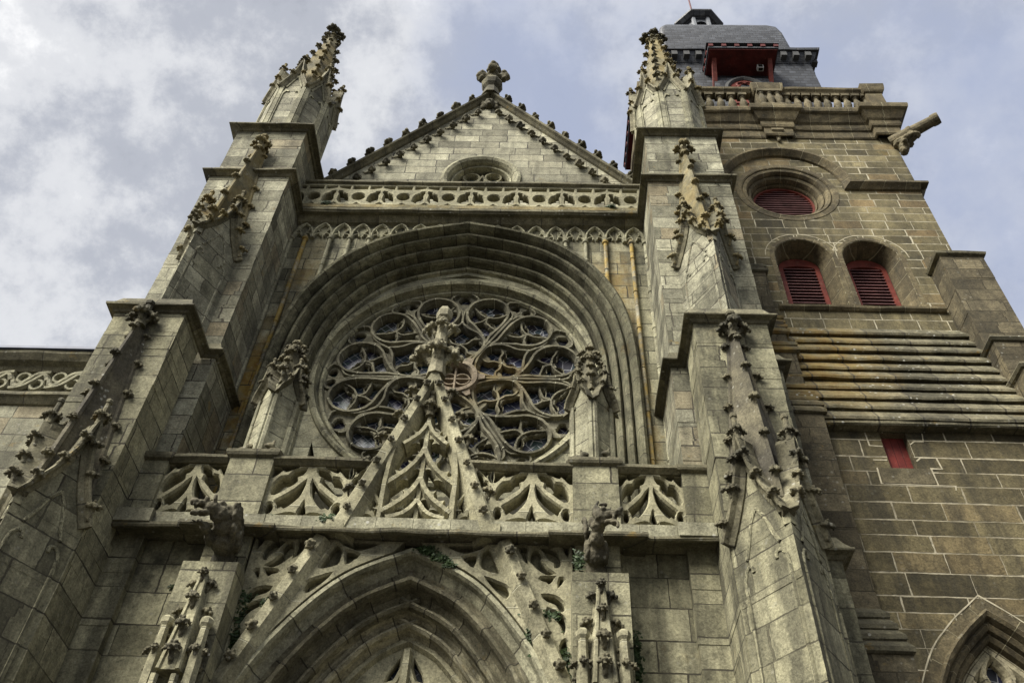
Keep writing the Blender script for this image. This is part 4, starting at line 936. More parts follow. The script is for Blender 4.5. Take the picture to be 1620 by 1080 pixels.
# ------------------------------------------------------------------ lower balustrade
lb = thing('lower_balustrade', 'flamboyant stone balustrade of flame shaped openings above the portal', 'balustrade', (XC, 10.5, 9.2))
BY = 10.56
FLAME = [[(.90, .50), (.85, .66), (.72, .78), (.54, .80), (.44, .90), (.15, .95), (.22, .83), (.33, .80), (.30, .70), (.50, .59), (.78, .45)],
         [(.71, .33), (.57, .40), (.28, .56), (.085, .72), (.105, .56), (.17, .42), (.33, .28), (.46, .21), (.54, .24), (.62, .20), (.66, .27)],
         [(.90, .20), (.86, .29), (.77, .28), (.73, .20), (.78, .12), (.87, .11)],
         [(.64, .03), (.50, .08), (.30, .11), (.16, .09), (.12, .03)],
         [(.985, .78), (.985, .975), (.36, .985), (.50, .93), (.66, .89), (.70, .93), (.80, .87), (.86, .82)]]
def flame_panel(mb, c, hw, z0, h):
    hs = [[(c + sg * a * hw, z0 + b * h) for a, b in L_] for L_ in FLAME for sg in (1, -1)]
    hs.append([(c + a * hw, z0 + b * h) for a, b in [(-.085, .03), (.085, .03), (.09, .15), (.04, .24), (0, .33), (-.04, .24), (-.09, .15)]])
    pierced(mb, [(c - hw, z0 - .02), (c + hw, z0 - .02), (c + hw, z0 + h), (c - hw, z0 + h)], hs, BY - .06, BY + .20, .024)
for c, hw in ((-3.40, .475), (3.40, .475), (-1.66, .60), (1.66, .60), (-.79, .27), (.79, .27)):
    q = MB(); flame_panel(q, c, hw, 9.28, .98); q.build('pierced_panel', M['trac'], lb)
q = MB(); q.v = []; q.f = []
n_ = 16
for k_ in range(n_):
    a_, b_ = -4.23 + 8.46 * k_ / n_, -4.23 + 8.46 * (k_ + 1) / n_ - .006; e_ = random.uniform(-.008, .008)
    q.box(X(a_), X(b_), (10.39 if abs(a_ + b_) < 7.3 else 10.30) + e_, BY + .24, 9.05, 9.275 + random.uniform(-.008, .006))
q.build('plinth', M['plinth'], lb)
for a, b in ((-3.9, -2.9), (-2.26, -.72), (.72, 2.26), (2.9, 3.9)):
    q = MB(); ledge(q, [(X(a), BY), (X(b), BY)], [(-.26, 10.25), (.08, 10.25), (.12, 10.28), (.16, 10.31), (.16, 10.36), (.10, 10.39), (-.26, 10.41)]); q.build('handrail', M['ledge'], lb)
for sg in (1, -1):
    for u0, u1, y0, zt in ((2.25, 2.92, 10.42, 10.42), (3.86, 4.3, 10.46, 10.36)):
        q = MB(); q.box(X(sg * u0), X(sg * u1), y0, 10.98, 9.15, zt); pr_ = q.build('pier', M['low'], lb)
        q = MB(); p = [(X(sg * u0), 10.98), (X(sg * u0), y0), (X(sg * u1), y0), (X(sg * u1), 10.98)]
        ledge(q, p if sg > 0 else p[::-1], [(0, zt - .10), (.06, zt - .07), (.08, zt - .03), (.08, zt + .02), (.04, zt + .05), (-.2, zt + .06)]); q.build('coping', M['ledge'], pr_)
        q.box(X(sg * u0), X(sg * u1), y0, 10.98, zt, zt + .03)

# ------------------------------------------------------------------ gable over the portal
pg = thing('portal_gable', 'steep crocketed openwork gable with a tall leafy finial before the rose window', 'gable', (XC, 10.4, 9.2))
GP = 10.36
apex = 12.32; sl_ = 2.85
q = MB()
rp = lambda y: [(-.31, y + .36), (-.31, y + .22), (-.155, y), (.02, y), (.055, y + .05), (.055, y + .36)]
uf = (apex - 9.05) / sl_
sweep(q, [(-uf, 9.05), (0, apex), (uf, 9.05)], rp(GP + .01), pclosed=True)
q.box(X(-uf - .08), X(-uf + .17), GP + .005, GP + .3, 9.06, 9.20); q.box(X(uf - .17), X(uf + .08), GP + .007, GP + .3, 9.06, 9.20)
q.build('rake', M['trac'], pg); q = MB()
rp2 = lambda y: [(-.245, y + .30), (-.245, y + .16), (-.125, y), (.01, y), (.04, y + .04), (.04, y + .30)]
sweep(q, [(-2.57, 6.0), (-1.345, 9.02)], rp2(PY - .29), pclosed=True); q.build('lower_rake', M['trac'], pg); q = MB(); sweep(q, [(1.345, 9.02), (2.57, 6.0)], rp2(PY - .29), pclosed=True)
q.build('lower_rake', M['trac'], pg)
for sg in (1, -1):
    a, b = Vector((X(sg * 2.57), 0, 6.0)), Vector((X(sg * 1.345), 0, 9.02)); dr = (b - a).normalized()
    for z in (6.3, 6.72, 7.14, 7.56, 7.98, 8.40, 8.80): p = a.lerp(b, (z - 6.0) / 3.02); crocket(pg, (p.x - sg * .05, PY - .29, p.z), (0, -1, 0), dr, .19, M['carve'], 'rosette', 'b')
    a, b = Vector((X(sg * (apex - 6.0) / sl_), 0, 6.0)), Vector((X(0), 0, apex)); dr = (b - a).normalized()
    for z in (9.40, 9.83, 10.26, 10.69, 11.12, 11.55, 11.9): p = a.lerp(b, (z - 6.0) / (apex - 6.0)); crocket(pg, (p.x - sg * .05, GP + .005, p.z), (0, -1, 0), dr, .16, M['carve'], 'rosette', 'b')
    for z in (9.75, 10.25, 10.75, 11.25, 11.75):
        t = (z - 6.0) / (apex - 6.0); p = a.lerp(b, t); crocket(pg, (p.x + sg * .06, GP + .13, p.z), (sg * .93, 0, .36), dr, .27, M['carve'])
q = MB()
w1 = .062
def gt(pts, n=5, w_=w1, d=.32): sweep(q, catmull(pts, n), bar(w_, GP + .36, d))
gt([(0, 9.28), (0, 10.2), (0, 11.35)], 2, .070, .27)
for sg in (1, -1):
    S_ = lambda P: [(sg * a, b) for a, b in P]
    gt(S_([(0, 11.16), (.07, 10.99), (.18, 10.84), (.34, 10.70)])); gt(S_([(0, 10.62), (.08, 10.42), (.22, 10.20), (.40, 10.02), (.53, 9.90)]), 5, .075)
    gt(S_([(0, 10.02), (.08, 9.84), (.22, 9.64), (.40, 9.48), (.50, 9.40)]), 5, .078); gt(S_([(0, 9.62), (.10, 9.46), (.22, 9.36), (.42, 9.30)]), 5, .07)
    gt(S_([(.46, 10.62), (.50, 10.3), (.52, 9.9), (.52, 9.28)]), 3, .07)
    for (a, b, wd_) in ((.20, 10.83, .13), (.30, 10.12, .15), (.28, 9.58, .14), (.12, 10.92, .11), (.13, 10.32, .12), (.52, 10.1, .12), (.14, 9.76, .11), (.26, 9.36, .10), (.50, 9.52, .11)):
        for d_ in (1, -1):
            t_ = Vector((.66, -.75)) if a not in (.52, .50) else Vector((0, -1)); n_ = Vector((-t_.y, t_.x)) * d_; c_ = Vector((a, b)) + n_ * .05
            prism(q, S_([tuple(c_ - t_ * wd_ * .7), tuple(c_ + n_ * .03 - t_ * wd_ * .2), tuple(c_ + n_ * .095), tuple(c_ + n_ * .03 + t_ * wd_ * .2), tuple(c_ + t_ * wd_ * .7)]), GP + .12 + jitter(), GP + .32)
q.box(X(-1.0), X(1.0), GP + .10, GP + .3, 9.2, 9.29)
q.build('tracery', M['trac'], pg)
q = MB(); finial(q, (X(0), GP + .12, 11.30), .55, .14, 1); q.build('inner_finial', M['carve'], pg)
q = MB(); finial(q, (X(0), GP + .12, apex - .12), 1.75, .30, 2); q.build('finial', M['carvel'], pg)

# ------------------------------------------------------------------ pinnacles on the balustrade piers
def pedestal_pinnacle(sgn, label):
    cx, cy = X(sgn * 2.585), 10.80; z0 = 10.45
    root = thing('pier_pinnacle', label, 'pinnacle', (cx, cy, z0), 'leafy pinnacles on the balustrade piers')
    r = .34; sq = [(cx - r, cy), (cx, cy - r), (cx + r, cy), (cx, cy + r)]
    q = MB(); prism_plan(q, sq, z0, 11.95); sh = q.build('shaft', M['mouldl'], root)
    q = MB(); prism_plan(q, [(cx - .38, cy - .34), (cx + .38, cy - .34), (cx + .38, cy + .2), (cx - .38, cy + .2)], z0 - .02, z0 + .06); q.build('base', M['ledge'], root)
    bp, cope, face = MB(), MB(), MB()
    for i in range(4):
        a, b = sq[i], sq[(i + 1) % 4]; o, s, n, wd = face_frame(a, b)
        for sg in (1, -1): sweep(bp, [(sg * wd * .40, z0), (sg * wd * .40, 11.8)], [(-.045, 0), (-.045, .03), (0, .045), (.045, .03), (.045, 0)], O=o, S=s, Nn=n)
        gablet(sh, cope, face, a, b, 11.85, 12.40, .12, .15, M['carve'], 1, True)
    bp.build('edge_moulding', M['mouldl'], sh); face.build('gablet_face', M['mouldl'], sh); cope.build('gablet_coping', M['ledge'], sh)
    q = MB(); q.rings([[(cx + .26 * c_, cy + .26 * s_, 12.1) for c_, s_ in ((-1, 0), (0, -1), (1, 0), (0, 1))], [(cx + .07 * c_, cy + .07 * s_, 13.05) for c_, s_ in ((-1, 0), (0, -1), (1, 0), (0, 1))]]); sp_ = q.build('spire', M['carve'], root)
    for c_, s_ in ((-1, 0), (0, -1), (1, 0), (0, 1)):
        crockets_along(sp_, (cx + .24 * c_, cy + .24 * s_, 12.2), (cx + .07 * c_, cy + .07 * s_, 13.1), (c_, s_, .1), 4, .24, M['carve'], .1, 1.0, taper=.2)
    q = MB(); finial(q, (cx, cy, 12.85), .5, .15, 1); q.build('finial', M['carve'], root)
    for sg in (1, -1):
        bs = blob([((0, 0, .06), (.09, .12, .07)), ((.02, -.10, .12), (.055, .06, .055)), ((.02, -.15, .10), (.03, .04, .03)), ((-.02, .1, .06), (.06, .07, .05)), ((.05, -.08, .03), (.03, .05, .03)), ((-.05, -.08, .03), (.03, .05, .03)), ((.05, -.08, .18), (.02, .02, .03)), ((-.01, -.08, .18), (.02, .02, .03))], .014, .012, 16, sg)
        q = MB(); q.mesh(bs, Matrix.Translation((cx + sg * .26, cy - .20, z0 + .05)) @ Matrix.Rotation(R(-sg * 50), 4, 'Z') @ Matrix.Scale(1.15, 4)); q.build('crouching_beast', M['carve'], root, True)
pedestal_pinnacle(-1, 'leafy pinnacle on the balustrade pier above the winged gargoyle')
pedestal_pinnacle(1, 'leafy pinnacle on the balustrade pier above the horned gargoyle')

# ------------------------------------------------------------------ gargoyles over the portal piers
def beast(name, label, vf, mat, loc):
    root = thing(name, label, 'gargoyle', loc)
    q = MB(); q.mesh(vf, Matrix.Translation(loc) @ Matrix.Scale(.86, 4)); q.build('beast_body', mat, root, True)
    return root
ux = X(-2.56)
gl_ = blob([((0, .26, -.10), (.19, .22, .22)), ((.04, .02, .06), (.23, .27, .21)), ((.05, -.24, .20), (.20, .22, .18)), ((.0, -.44, .28), (.17, .16, .15)),
            ((-.12, -.56, .31), (.14, .13, .115)), ((-.25, -.62, .34), (.12, .10, .06)), ((-.37, -.66, .35), (.085, .08, .05)), ((-.43, -.66, .39), (.04, .06, .035)),
            ((-.22, -.60, .19), (.12, .085, .04)), ((-.33, -.64, .15), (.075, .07, .035)), ((-.18, -.69, .40), (.045, .04, .045)), ((-.20, -.52, .42), (.04, .04, .04)),
            ((-.36, -.70, .29), (.022, .022, .05)), ((-.30, -.70, .28), (.022, .022, .04)), ((-.36, -.60, .29), (.022, .022, .045)), ((-.32, -.67, .21), (.02, .02, .04)),
            ((.0, -.48, .42), (.05, .10, .08)), ((.10, -.36, .40), (.13, .14, .10)), ((.06, -.22, .36), (.15, .16, .10)), ((.02, -.06, .26), (.10, .16, .07)), ((-.07, -.66, .43), (.04, .05, .08)),
            ((.20, -.16, .22), (.08, .28, .25), (-25, 0, 12)), ((.23, -.34, .34), (.07, .19, .18), (-25, 0, 12)), ((.25, .0, .10), (.05, .22, .17), (-25, 0, 12)), ((.23, -.46, .40), (.04, .09, .08)),
            ((-.16, -.14, .06), (.10, .18, .13)), ((-.19, -.38, .06), (.08, .16, .08)), ((-.23, -.56, .04), (.06, .07, .045)), ((.05, .30, -.26), (.22, .14, .12))],
           .017, .024, 10, 2, [([(.26, .02, .24), (.285, -.22, .36), (.27, -.50, .48)], [.03, .035, .02]), ([(.275, .06, .08), (.30, -.16, .18), (.285, -.42, .30)], [.03, .03, .015]), ([(-.25, -.58, .02), (-.31, -.68, -.01)], [.03, .014]), ([(-.20, -.60, .02), (-.22, -.71, -.02)], [.03, .014]), ([(-.28, -.56, .03), (-.36, -.62, .01)], [.028, .014])])
beast('gargoyle', 'weathered winged gargoyle with its jaws turned towards the chapel', gl_, M['carved'], (ux, 10.30, 8.66))
ux = X(2.55)
gr_ = blob([((0, .26, -.14), (.17, .20, .20)), ((0, .06, .02), (.145, .22, .19)), ((0, -.16, .18), (.125, .20, .15)), ((.01, -.34, .32), (.115, .15, .12)),
            ((.08, -.46, .41), (.155, .145, .14)), ((.19, -.54, .40), (.11, .10, .08)), ((.29, -.60, .39), (.085, .085, .055)), ((.35, -.63, .43), (.05, .055, .035)),
            ((.19, -.54, .26), (.09, .08, .035)), ((.26, -.58, .22), (.065, .06, .028)), ((.09, -.60, .47), (.045, .04, .04)), ((.21, -.45, .50), (.045, .04, .04)), ((.08, -.61, .54), (.08, .035, .025)), ((.21, -.44, .56), (.07, .035, .025)),
            ((-.03, -.46, .52), (.05, .07, .10)), ((.13, -.34, .54), (.05, .07, .09)), ((-.09, -.32, .42), (.05, .09, .09)), ((-.17, -.12, .42), (.05, .10, .20)), ((-.18, -.08, .62), (.05, .06, .08)),
            ((-.14, .02, .12), (.06, .18, .20)), ((.14, .02, .08), (.06, .18, .20)), ((0, .30, -.28), (.2, .14, .1)), ((.0, -.14, .32), (.09, .14, .08)),
            ((.28, -.55, .31), (.022, .022, .045)), ((.24, -.63, .31), (.022, .022, .045)), ((.33, -.60, .32), (.02, .02, .04))],
           .017, .022, 10, 5, [([(.26, -.60, .26), (.30, -.64, .20), (.29, -.65, .08)], [.035, .032, .018]), ([(.01, -.48, .54), (-.01, -.46, .64), (.03, -.48, .71)], [.042, .03, .013]), ([(.16, -.38, .56), (.20, -.35, .65), (.25, -.37, .70)], [.042, .03, .013])])
beast('gargoyle', 'horned gargoyle with its tongue out, looking towards the bell tower', gr_, M['carved'], (ux, 10.30, 8.66))

# ------------------------------------------------------------------ bell tower
tow = thing('bell_tower', 'brown stone bell tower with pale mortar joints, red louvres and a slate roof', 'tower', (6.3, 16.4, 0))
TY = 13.0; TX0, TX1 = 2.95, 9.72; T0 = (0, 0, 0)
def archloop(x0, x1, z0, z1, n=12, rise=None):         # round or segmental headed opening
    w_ = (x1 - x0) / 2; c = (x0 + x1) / 2; rise = rise or w_
    return [(x0, z0)] + [(c - w_ * math.cos(math.pi * i / n), z1 - rise + rise * math.sin(math.pi * i / n)) for i in range(n + 1)] + [(x1, z0)]
OX, OZ, HZ = 6.26, 21.85, 22.02
W = [(5.46, 6.80), (7.06, 8.40)]
q = MB()
wl = [archloop(a, b, 17.18, 19.72) for a, b in W]
oc_ = arc(OX, OZ, 1.16, 0, 360, 40)[:-1]
plate(q, [(TX0, 15.8), (TX0, 26.0), (TX1, 26.0), (TX1, 15.8)], wl + [oc_], TY, O=T0)
for x in (TX0, TX1): q.add([(x, TY, 0), (x, 19.8, 0), (x, 19.8, 26), (x, TY, 26)], [(0, 1, 2, 3)])
q.add([(TX0, 19.8, 0), (TX1, 19.8, 0), (TX1, 19.8, 26), (TX0, 19.8, 26)], [(0, 1, 2, 3)])
q.build('upper_wall', M['tower'], tow)
for (a, b), lp in zip(W, wl):
    q = MB(); c = (a + b) / 2 + .02; ins_ = archloop(c - .50, c + .50, 17.10, 19.60, rise=.40)
    funnel(q, lp, TY, ins_, TY + .46, O=T0); funnel(q, ins_, TY + .46, ins_, TY + .7, O=T0); q.build('window_reveal', M['tmould'], tow)
    q = MB(); rim = archloop(a - .02, b + .02, 17.2, 19.74)
    sweep(q, rim, [(.10, TY + .01), (.10, TY - .012), (.0, TY - .012), (-.015, TY + .05)], O=T0, caps=False); q.build('voussoirs', M['tmould'], tow)
    q = MB(); fr = archloop(c - .49, c + .49, 17.10, 19.58, rise=.39)
    inner = archloop(c - .385, c + .385, 17.05, 19.30, rise=.12)
    plate(q, fr, [], TY + .50, O=T0) if False else plate(q, fr[:1] + fr[1:-1] + fr[-1:] + [(c + .385, 17.10)] + inner[1:-1][::-1] + [(c - .385, 17.10)], [], TY + .48, O=T0)
    funnel(q, inner, TY + .48, inner, TY + .60, O=T0, close=False); win = q.build('louvred_window', M['red'], tow)
    q = MB(); q.box(c - .40, c + .40, TY + .72, TY + .74, 17.0, 19.4); q.build('dark_interior', M['void'], win)
    q = MB()
    for i in range(19):
        z = 17.16 + i * .115; q.add([(c - .39, TY + .50, z), (c + .39, TY + .50, z), (c + .39, TY + .62, z + .075), (c - .39, TY + .62, z + .075), (c - .39, TY + .50, z - .022), (c + .39, TY + .50, z - .022), (c + .39, TY + .62, z + .053), (c - .39, TY + .62, z + .053)],
            [(0, 1, 2, 3), (4, 5, 6, 7), (0, 1, 5, 4), (2, 3, 7, 6)])
    q.build('louvres', M['slat'], win)
# oculus
q = MB()
sweep(q, arc(OX, OZ, 1.16, 360, 0, 48)[:-1], [(.16, TY + .01), (.15, TY - .012), (.02, TY - .012), (-.01, TY + .04), (-.05, TY + .01), (-.12, TY + .03), (-.155, TY + .10), (-.17, TY + .18), (-.20, TY + .14), (-.26, TY + .18), (-.285, TY + .26), (-.295, TY + .34), (-.33, TY + .31), (-.355, TY + .36), (-.36, TY + .8)], O=T0, closed=True)
ocw = q.build('oculus', M['tmould'], tow)
q = MB(); sweep(q, arc(OX, OZ, .81, 360, 0, 40)[:-1], [(.02, TY + .50), (.02, TY + .42), (-.06, TY + .42), (-.06, TY + .54)], O=T0, closed=True); q.build('red_rim', M['red'], ocw)
q = MB()
for i in range(15):
    z = OZ - .74 + i * .105; hw_ = math.sqrt(max(.785 ** 2 - (z - OZ) ** 2, .01)); q.add([(OX - hw_, TY + .46, z), (OX + hw_, TY + .46, z), (OX + hw_, TY + .58, z + .065), (OX - hw_, TY + .58, z + .065), (OX - hw_, TY + .46, z - .02), (OX + hw_, TY + .46, z - .02), (OX + hw_, TY + .58, z + .045), (OX - hw_, TY + .58, z + .045)], [(0, 1, 2, 3), (4, 5, 6, 7), (0, 1, 5, 4), (2, 3, 7, 6)])
q.build('louvres', M['slat'], ocw)
q = MB(); q.add([(p[0], TY + .66, p[1]) for p in arc(OX, OZ, .85, 0, 360, 32)[:-1]], [tuple(range(32))]); q.build('dark_interior', M['void'], ocw)
# hood over the oculus running into the string course
q = MB()
hp = [(TX1 + .02, TY)]
sweep(q, [(TX0, HZ + .05), (OX - 1.62, HZ + .05)] + arc(OX, HZ + .05, 1.62, 180, 0, 36)[1:-1] + [(OX + 1.62, HZ + .05), (TX1, HZ + .05)], [(-.13, TY + .01), (-.12, TY - .06), (-.06, TY - .12), (.02, TY - .20), (.09, TY - .20), (.10, TY - .14), (.15, TY + .01)], O=T0)
ledge(q, [(TX1, TY), (TX1, 19.8)], [(0, HZ - .08), (.06, HZ - .07), (.12, HZ - .01), (.2, HZ + .07), (.2, HZ + .14), (0, HZ + .2)])
q.box(TX1 - .001, TX1 + .2, TY - .2, TY + .001, HZ + .06, HZ + .14)
q.build('string_course', M['tmould'], tow)
q = MB(); ledge(q, [(5.2, TY), (8.85, TY)], [(0, 17.04), (.05, 17.05), (.10, 17.10), (.11, 17.16), (.08, 17.18), (-.1, 17.20)]); q.build('sill', M['tmould'], tow)
# parapet cornice
q = MB(); cz = 24.62
prf = [(0, cz - .06), (.03, cz - .05), (.05, cz), (.05, cz + .28), (.10, cz + .32), (.12, cz + .40), (.12, cz + .56), (.18, cz + .62), (.26, cz + .78), (.30, cz + .86), (.34, cz + .88), (.38, cz + .92), (.40, cz + 1.02), (.40, cz + 1.10), (.05, cz + 1.12), (0, cz + 1.14)]
ppath = [(TX0, 19.8), (TX0, TY)]
for a, b in ((6.20, 6.90),): ppath += [(a, TY), (a, TY - .09), (b, TY - .09), (b, TY)]
ppath += [(TX1 - .45, TY), (TX1 - .45, TY - .16), (TX1 + .16, TY - .16), (TX1 + .16, TY + .45), (TX1, TY + .45), (TX1, 19.8)]
ledge(q, ppath, prf); q.build('parapet_cornice', M['tmould'], tow)
q = MB(); q.rings([[(6.5 + sx * a, TY - y if sy else TY + .05, cz + z) for sx, sy in ((-1, 1), (1, 1), (1, 0), (-1, 0))] for a, y, z in ((.17, .20, .22), (.17, .20, .14), (.13, .15, .10), (.12, .12, .0), (.06, .08, -.08), (.045, .06, -.16))])
q.lathe((6.5, TY - .05, cz - .28), [(.02, 0), (.05, .04), (.05, .10), (.03, .16)], 8); q.build('pendant_corbel', M['tcarve'], tow)
q = MB(); q.box(TX0 - .3, TX1 + .3, TY - .3, 20.0, cz + 1.02, cz + 1.06); q.build('gallery_floor', M['tcarve'], tow)
# lower stage: weathering of overlapping slabs and the wall below
LY = 12.12; LX1 = 14.0
q = MB(); rows = 10
for i in range(rows):
    z0 = 12.80 + i * .36; z1 = z0 + .36; y0 = LY - .10 + (TY - LY + .06) * i / rows; y1 = LY - .10 + (TY - LY + .06) * (i + 1) / rows
    wob = random.uniform(-.02, .02)
    ledge(q, [(3.6, y0 + wob), (8.96, y0 + wob)], [(-.9, z0 + .03), (-.10, z0 + .02), (-.06, z0 + .0), (.12, z0 - .02), (.13, z0 + .035), (-(y1 - y0) + .01, z1 + .03), (-.9, z1 + .03)])
ledge(q, [(3.6, LY - .1), (8.96, LY - .1)], [(-.5, 12.70), (-.05, 12.69), (.08, 12.68), (.11, 12.71), (.11, 12.76), (.05, 12.80), (-.5, 12.80)])
q.build('slab_weathering', M['weath'], tow)
SX0, SX1 = 6.02, 6.48
gcx = 6.66; GZ = 8.98
gl0 = [(1.30, 5.0), (1.30, 6.9), (1.16, 7.55), (.82, 8.25), (.42, 8.72), (0, 9.08)]; gl0c = gl0[:1] + catmull(gl0[1:], 5)
GARCH = [(-a, b) for a, b in gl0c] + [(a, b) for a, b in gl0c[::-1][1:]]
q = MB(); plate(q, [(3.6, 0), (3.6, 12.72), (LX1, 12.72), (LX1, 0)], [[(SX0, 11.86), (SX0, 12.66), (SX1, 12.66), (SX1, 11.86)], [(gcx + a, b) for a, b in GARCH]], LY, O=T0)
q.add([(LX1, LY, 0), (LX1, 20, 0), (LX1, 20, 12.72), (LX1, LY, 12.72)], [(0, 1, 2, 3)])
q.build('lower_wall', M['towerlow'], tow)
q = MB(); s0 = [(SX0, 11.86), (SX0, 12.66), (SX1, 12.66), (SX1, 11.86)]; funnel(q, s0, LY, s0, LY + .35, O=T0); q.build('shutter_reveal', M['tcarve'], tow)
q = MB(); q.box(SX0 - .02, SX1 + .02, LY + .14, LY + .18, 11.8, 12.7); q.build('shutter', M['redb'], tow)
q = MB(); q.box(SX0 - .22, SX1 + .2, LY - .012, LY + .2, 11.52, 11.85); q.build('shutter_sill', M['tcarve'], tow)
q = MB(); sweep(q, GARCH, [(.20, LY + .01), (.20, LY - .012), (.05, LY - .012), (.045, LY - .06), (.01, LY - .09), (-.04, LY - .05), (-.07, LY + .06), (-.11, LY + .02), (-.17, LY + .07), (-.18, LY + .15), (-.22, LY + .12), (-.27, LY + .17), (-.285, LY + .28), (-.32, LY + .26), (-.36, LY + .4)], O=(gcx, 0, 0), caps=False)
gwi = q.build('gothic_window', M['tmould'], tow)
gin = offset(GARCH, .34); q = MB(); plate(q, [(p[0], max(p[1], 5.0)) for p in gin], [], LY + .47, O=(gcx, 0, 0)); q.build('leaded_glass', M['glass'], gwi)
q = MB(); OG = (gcx, 0, 0)
def gsw(pts, n=5, w_=.07): sweep(q, catmull(pts, n), bar(w_, LY + .46, .2), O=OG)
sweep(q, [p for p in gin if p[1] > 5.0], bar(.12, LY + .46, .2), O=OG)
for sg in (1, -1):
    S_ = lambda P: [(sg * a, b) for a, b in P]
    gsw(S_([(0, 8.62), (.14, 8.42), (.20, 8.22), (.12, 8.02), (0, 7.9)])); gsw(S_([(.20, 8.25), (.16, 7.95), (.36, 7.6), (.52, 7.55)]))
    gsw(S_([(.45, 8.25), (.30, 7.95), (.34, 7.7)])); gsw(S_([(0, 7.95), (.2, 7.75), (.36, 7.4), (.36, 6.8)])); gsw(S_([(.52, 7.9), (.6, 7.6), (.86, 7.3)]))
gsw([(0, 5.0), (0, 7.95)], 2, .06)
q.build('tracery', M['newstone'], gwi)
M['point'] = plain('lime_pointing', (0.36, 0.325, 0.23), 0.95, var=0.35, scale=9)
def pointing(pts, O_=T0, lat=0.0, y=LY, closed=False):
    q = MB(); off_ = offset(pts, -lat) if lat else pts
    sweep(q, off_, [(-.009, y + .01), (-.011, y - .006), (.011, y - .006), (.011, y + .01)], O=O_, closed=closed); return q
pointing([p for p in GARCH if p[1] > 5], OG, .24).build('pointing', M['point'], gwi)
q = MB(); sweep(q, [(SX0 - .25, 12.66), (SX0 - .24, 12.36), (SX0 - .02, 12.34)], [(-.011, LY + .01), (-.011, LY - .006), (.011, LY - .006), (.011, LY + .01)], O=T0)
for P_ in ([(SX1 + .02, 12.40), (SX1 + .10, 12.47), (SX1 + .27, 12.48), (SX1 + .30, 12.66)], [(SX1 + .02, 12.02), (SX1 + .10, 12.09), (SX1 + .38, 12.10), (SX1 + .41, 11.86), (SX1 + .22, 11.86), (SX1 + .24, 11.50)], [(SX0 - .02, 12.03), (SX0 - .26, 12.03)], [(SX0 - .24, 11.86), (SX0 - .25, 11.51), (SX1 + .52, 11.49), (SX1 + .50, 11.40)]): sweep(q, P_, [(-.011, LY + .01), (-.011, LY - .006), (.011, LY - .006), (.011, LY + .01)], O=T0)
q.build('shutter_pointing', M['point'], tow)
for (a, b) in W:
    rim = archloop(a - .02, b + .02, 17.2, 19.74); q = pointing([p for p in rim if p[1] > 18.2], T0, .20, TY)
    sweep(q, [], [], O=T0) if False else None
    for k_ in range(5):
        th_ = R(18 + 36 * k_); c_ = ((a + b) / 2, 19.74 - (b - a + .04) / 2); r_ = (b - a) / 2
        sweep(q, [(c_[0] + (r_ + .03) * math.cos(th_), c_[1] + (r_ + .03) * math.sin(th_)), (c_[0] + (r_ + .20) * math.cos(th_), c_[1] + (r_ + .20) * math.sin(th_))], [(-.010, TY + .01), (-.010, TY - .006), (.010, TY - .006), (.010, TY + .01)], O=T0)
    q.build('window_pointing', M['point'], tow)
# corner buttresses of the tower
q = MB(); shaft(q, 8.92, 9.90, 12.42, 13.3, 15.2, 18.45); shaft(q, 8.915, 9.95, 12.12, 13.3, 14.05, 15.25); q.rings([[(8.92, 12.42, 18.45), (9.90, 12.42, 18.45), (9.90, 13.05, 18.45), (8.92, 13.05, 18.45)], [(8.92, 12.98, 19.0), (9.90, 12.98, 19.0), (9.90, 13.05, 19.0), (8.92, 13.05, 19.0)]])
shaft(q, 8.91, 10.4, 11.74, 13.3, 12.2, 14.1); shaft(q, 8.905, 10.8, 11.62, 13.3, 0, 12.25)
q.build('corner_buttress', M['towerdark'], tow)
q = MB(); ledge(q, [(8.92, 13.0), (8.92, 12.42), (9.90, 12.42), (9.90, 13.2)], [(0, 18.38), (.07, 18.40), (.09, 18.46), (.05, 18.52), (-.2, 18.6)]); q.build('buttress_ledge', M['weath'], tow)
for z, y in ((15.25, 12.12), (14.1, 11.74)): q = MB(); ledge(q, [(8.92, 13.0), (8.92, y), (10.6 if z < 15 else 9.95, y)], [(0, z - .08), (.05, z - .06), (.08, z), (.05, z + .06), (-.3, z + .35)]); q.build('buttress_ledge', M['weath'], tow)
steps = [(11.62, 0, 8.3), (11.86, 8.3, 12.95), (12.10, 12.9, 13.4), (12.28, 13.4, 14.9), (12.5, 14.9, 16.1), (12.72, 16.1, 18.3)]
q = MB()
for i, (y, z0, z1) in enumerate(steps): shaft(q, 3.7, 5.02 + (.16 if i == 0 else 0) - .002 * i, y, 13.3, z0, z1)
q.build('corner_buttress', M['towerdark'], tow)
for y, z, n in ((11.62, 8.15, 4), (11.86, 12.9, 2), (12.10, 13.4, 2), (12.28, 14.95, 2), (12.5, 15.75, 4), (12.72, 18.1, 2)):
    q = MB()
    for i in range(n):
        yy = y + i * .055; zz = z + i * .20
        ledge(q, [(3.7, yy), (5.03 + (.13 - .05 * i if z < 9 else 0), yy), (5.03 + (.13 - .05 * i if z < 9 else 0), 13.2)], [(-.3, zz - .04), (.02, zz - .05), (.06, zz - .02), (.06, zz + .05), (-.02, zz + .17), (-.3, zz + .2)])
    q.build('buttress_slabs', M['weath'], tow)

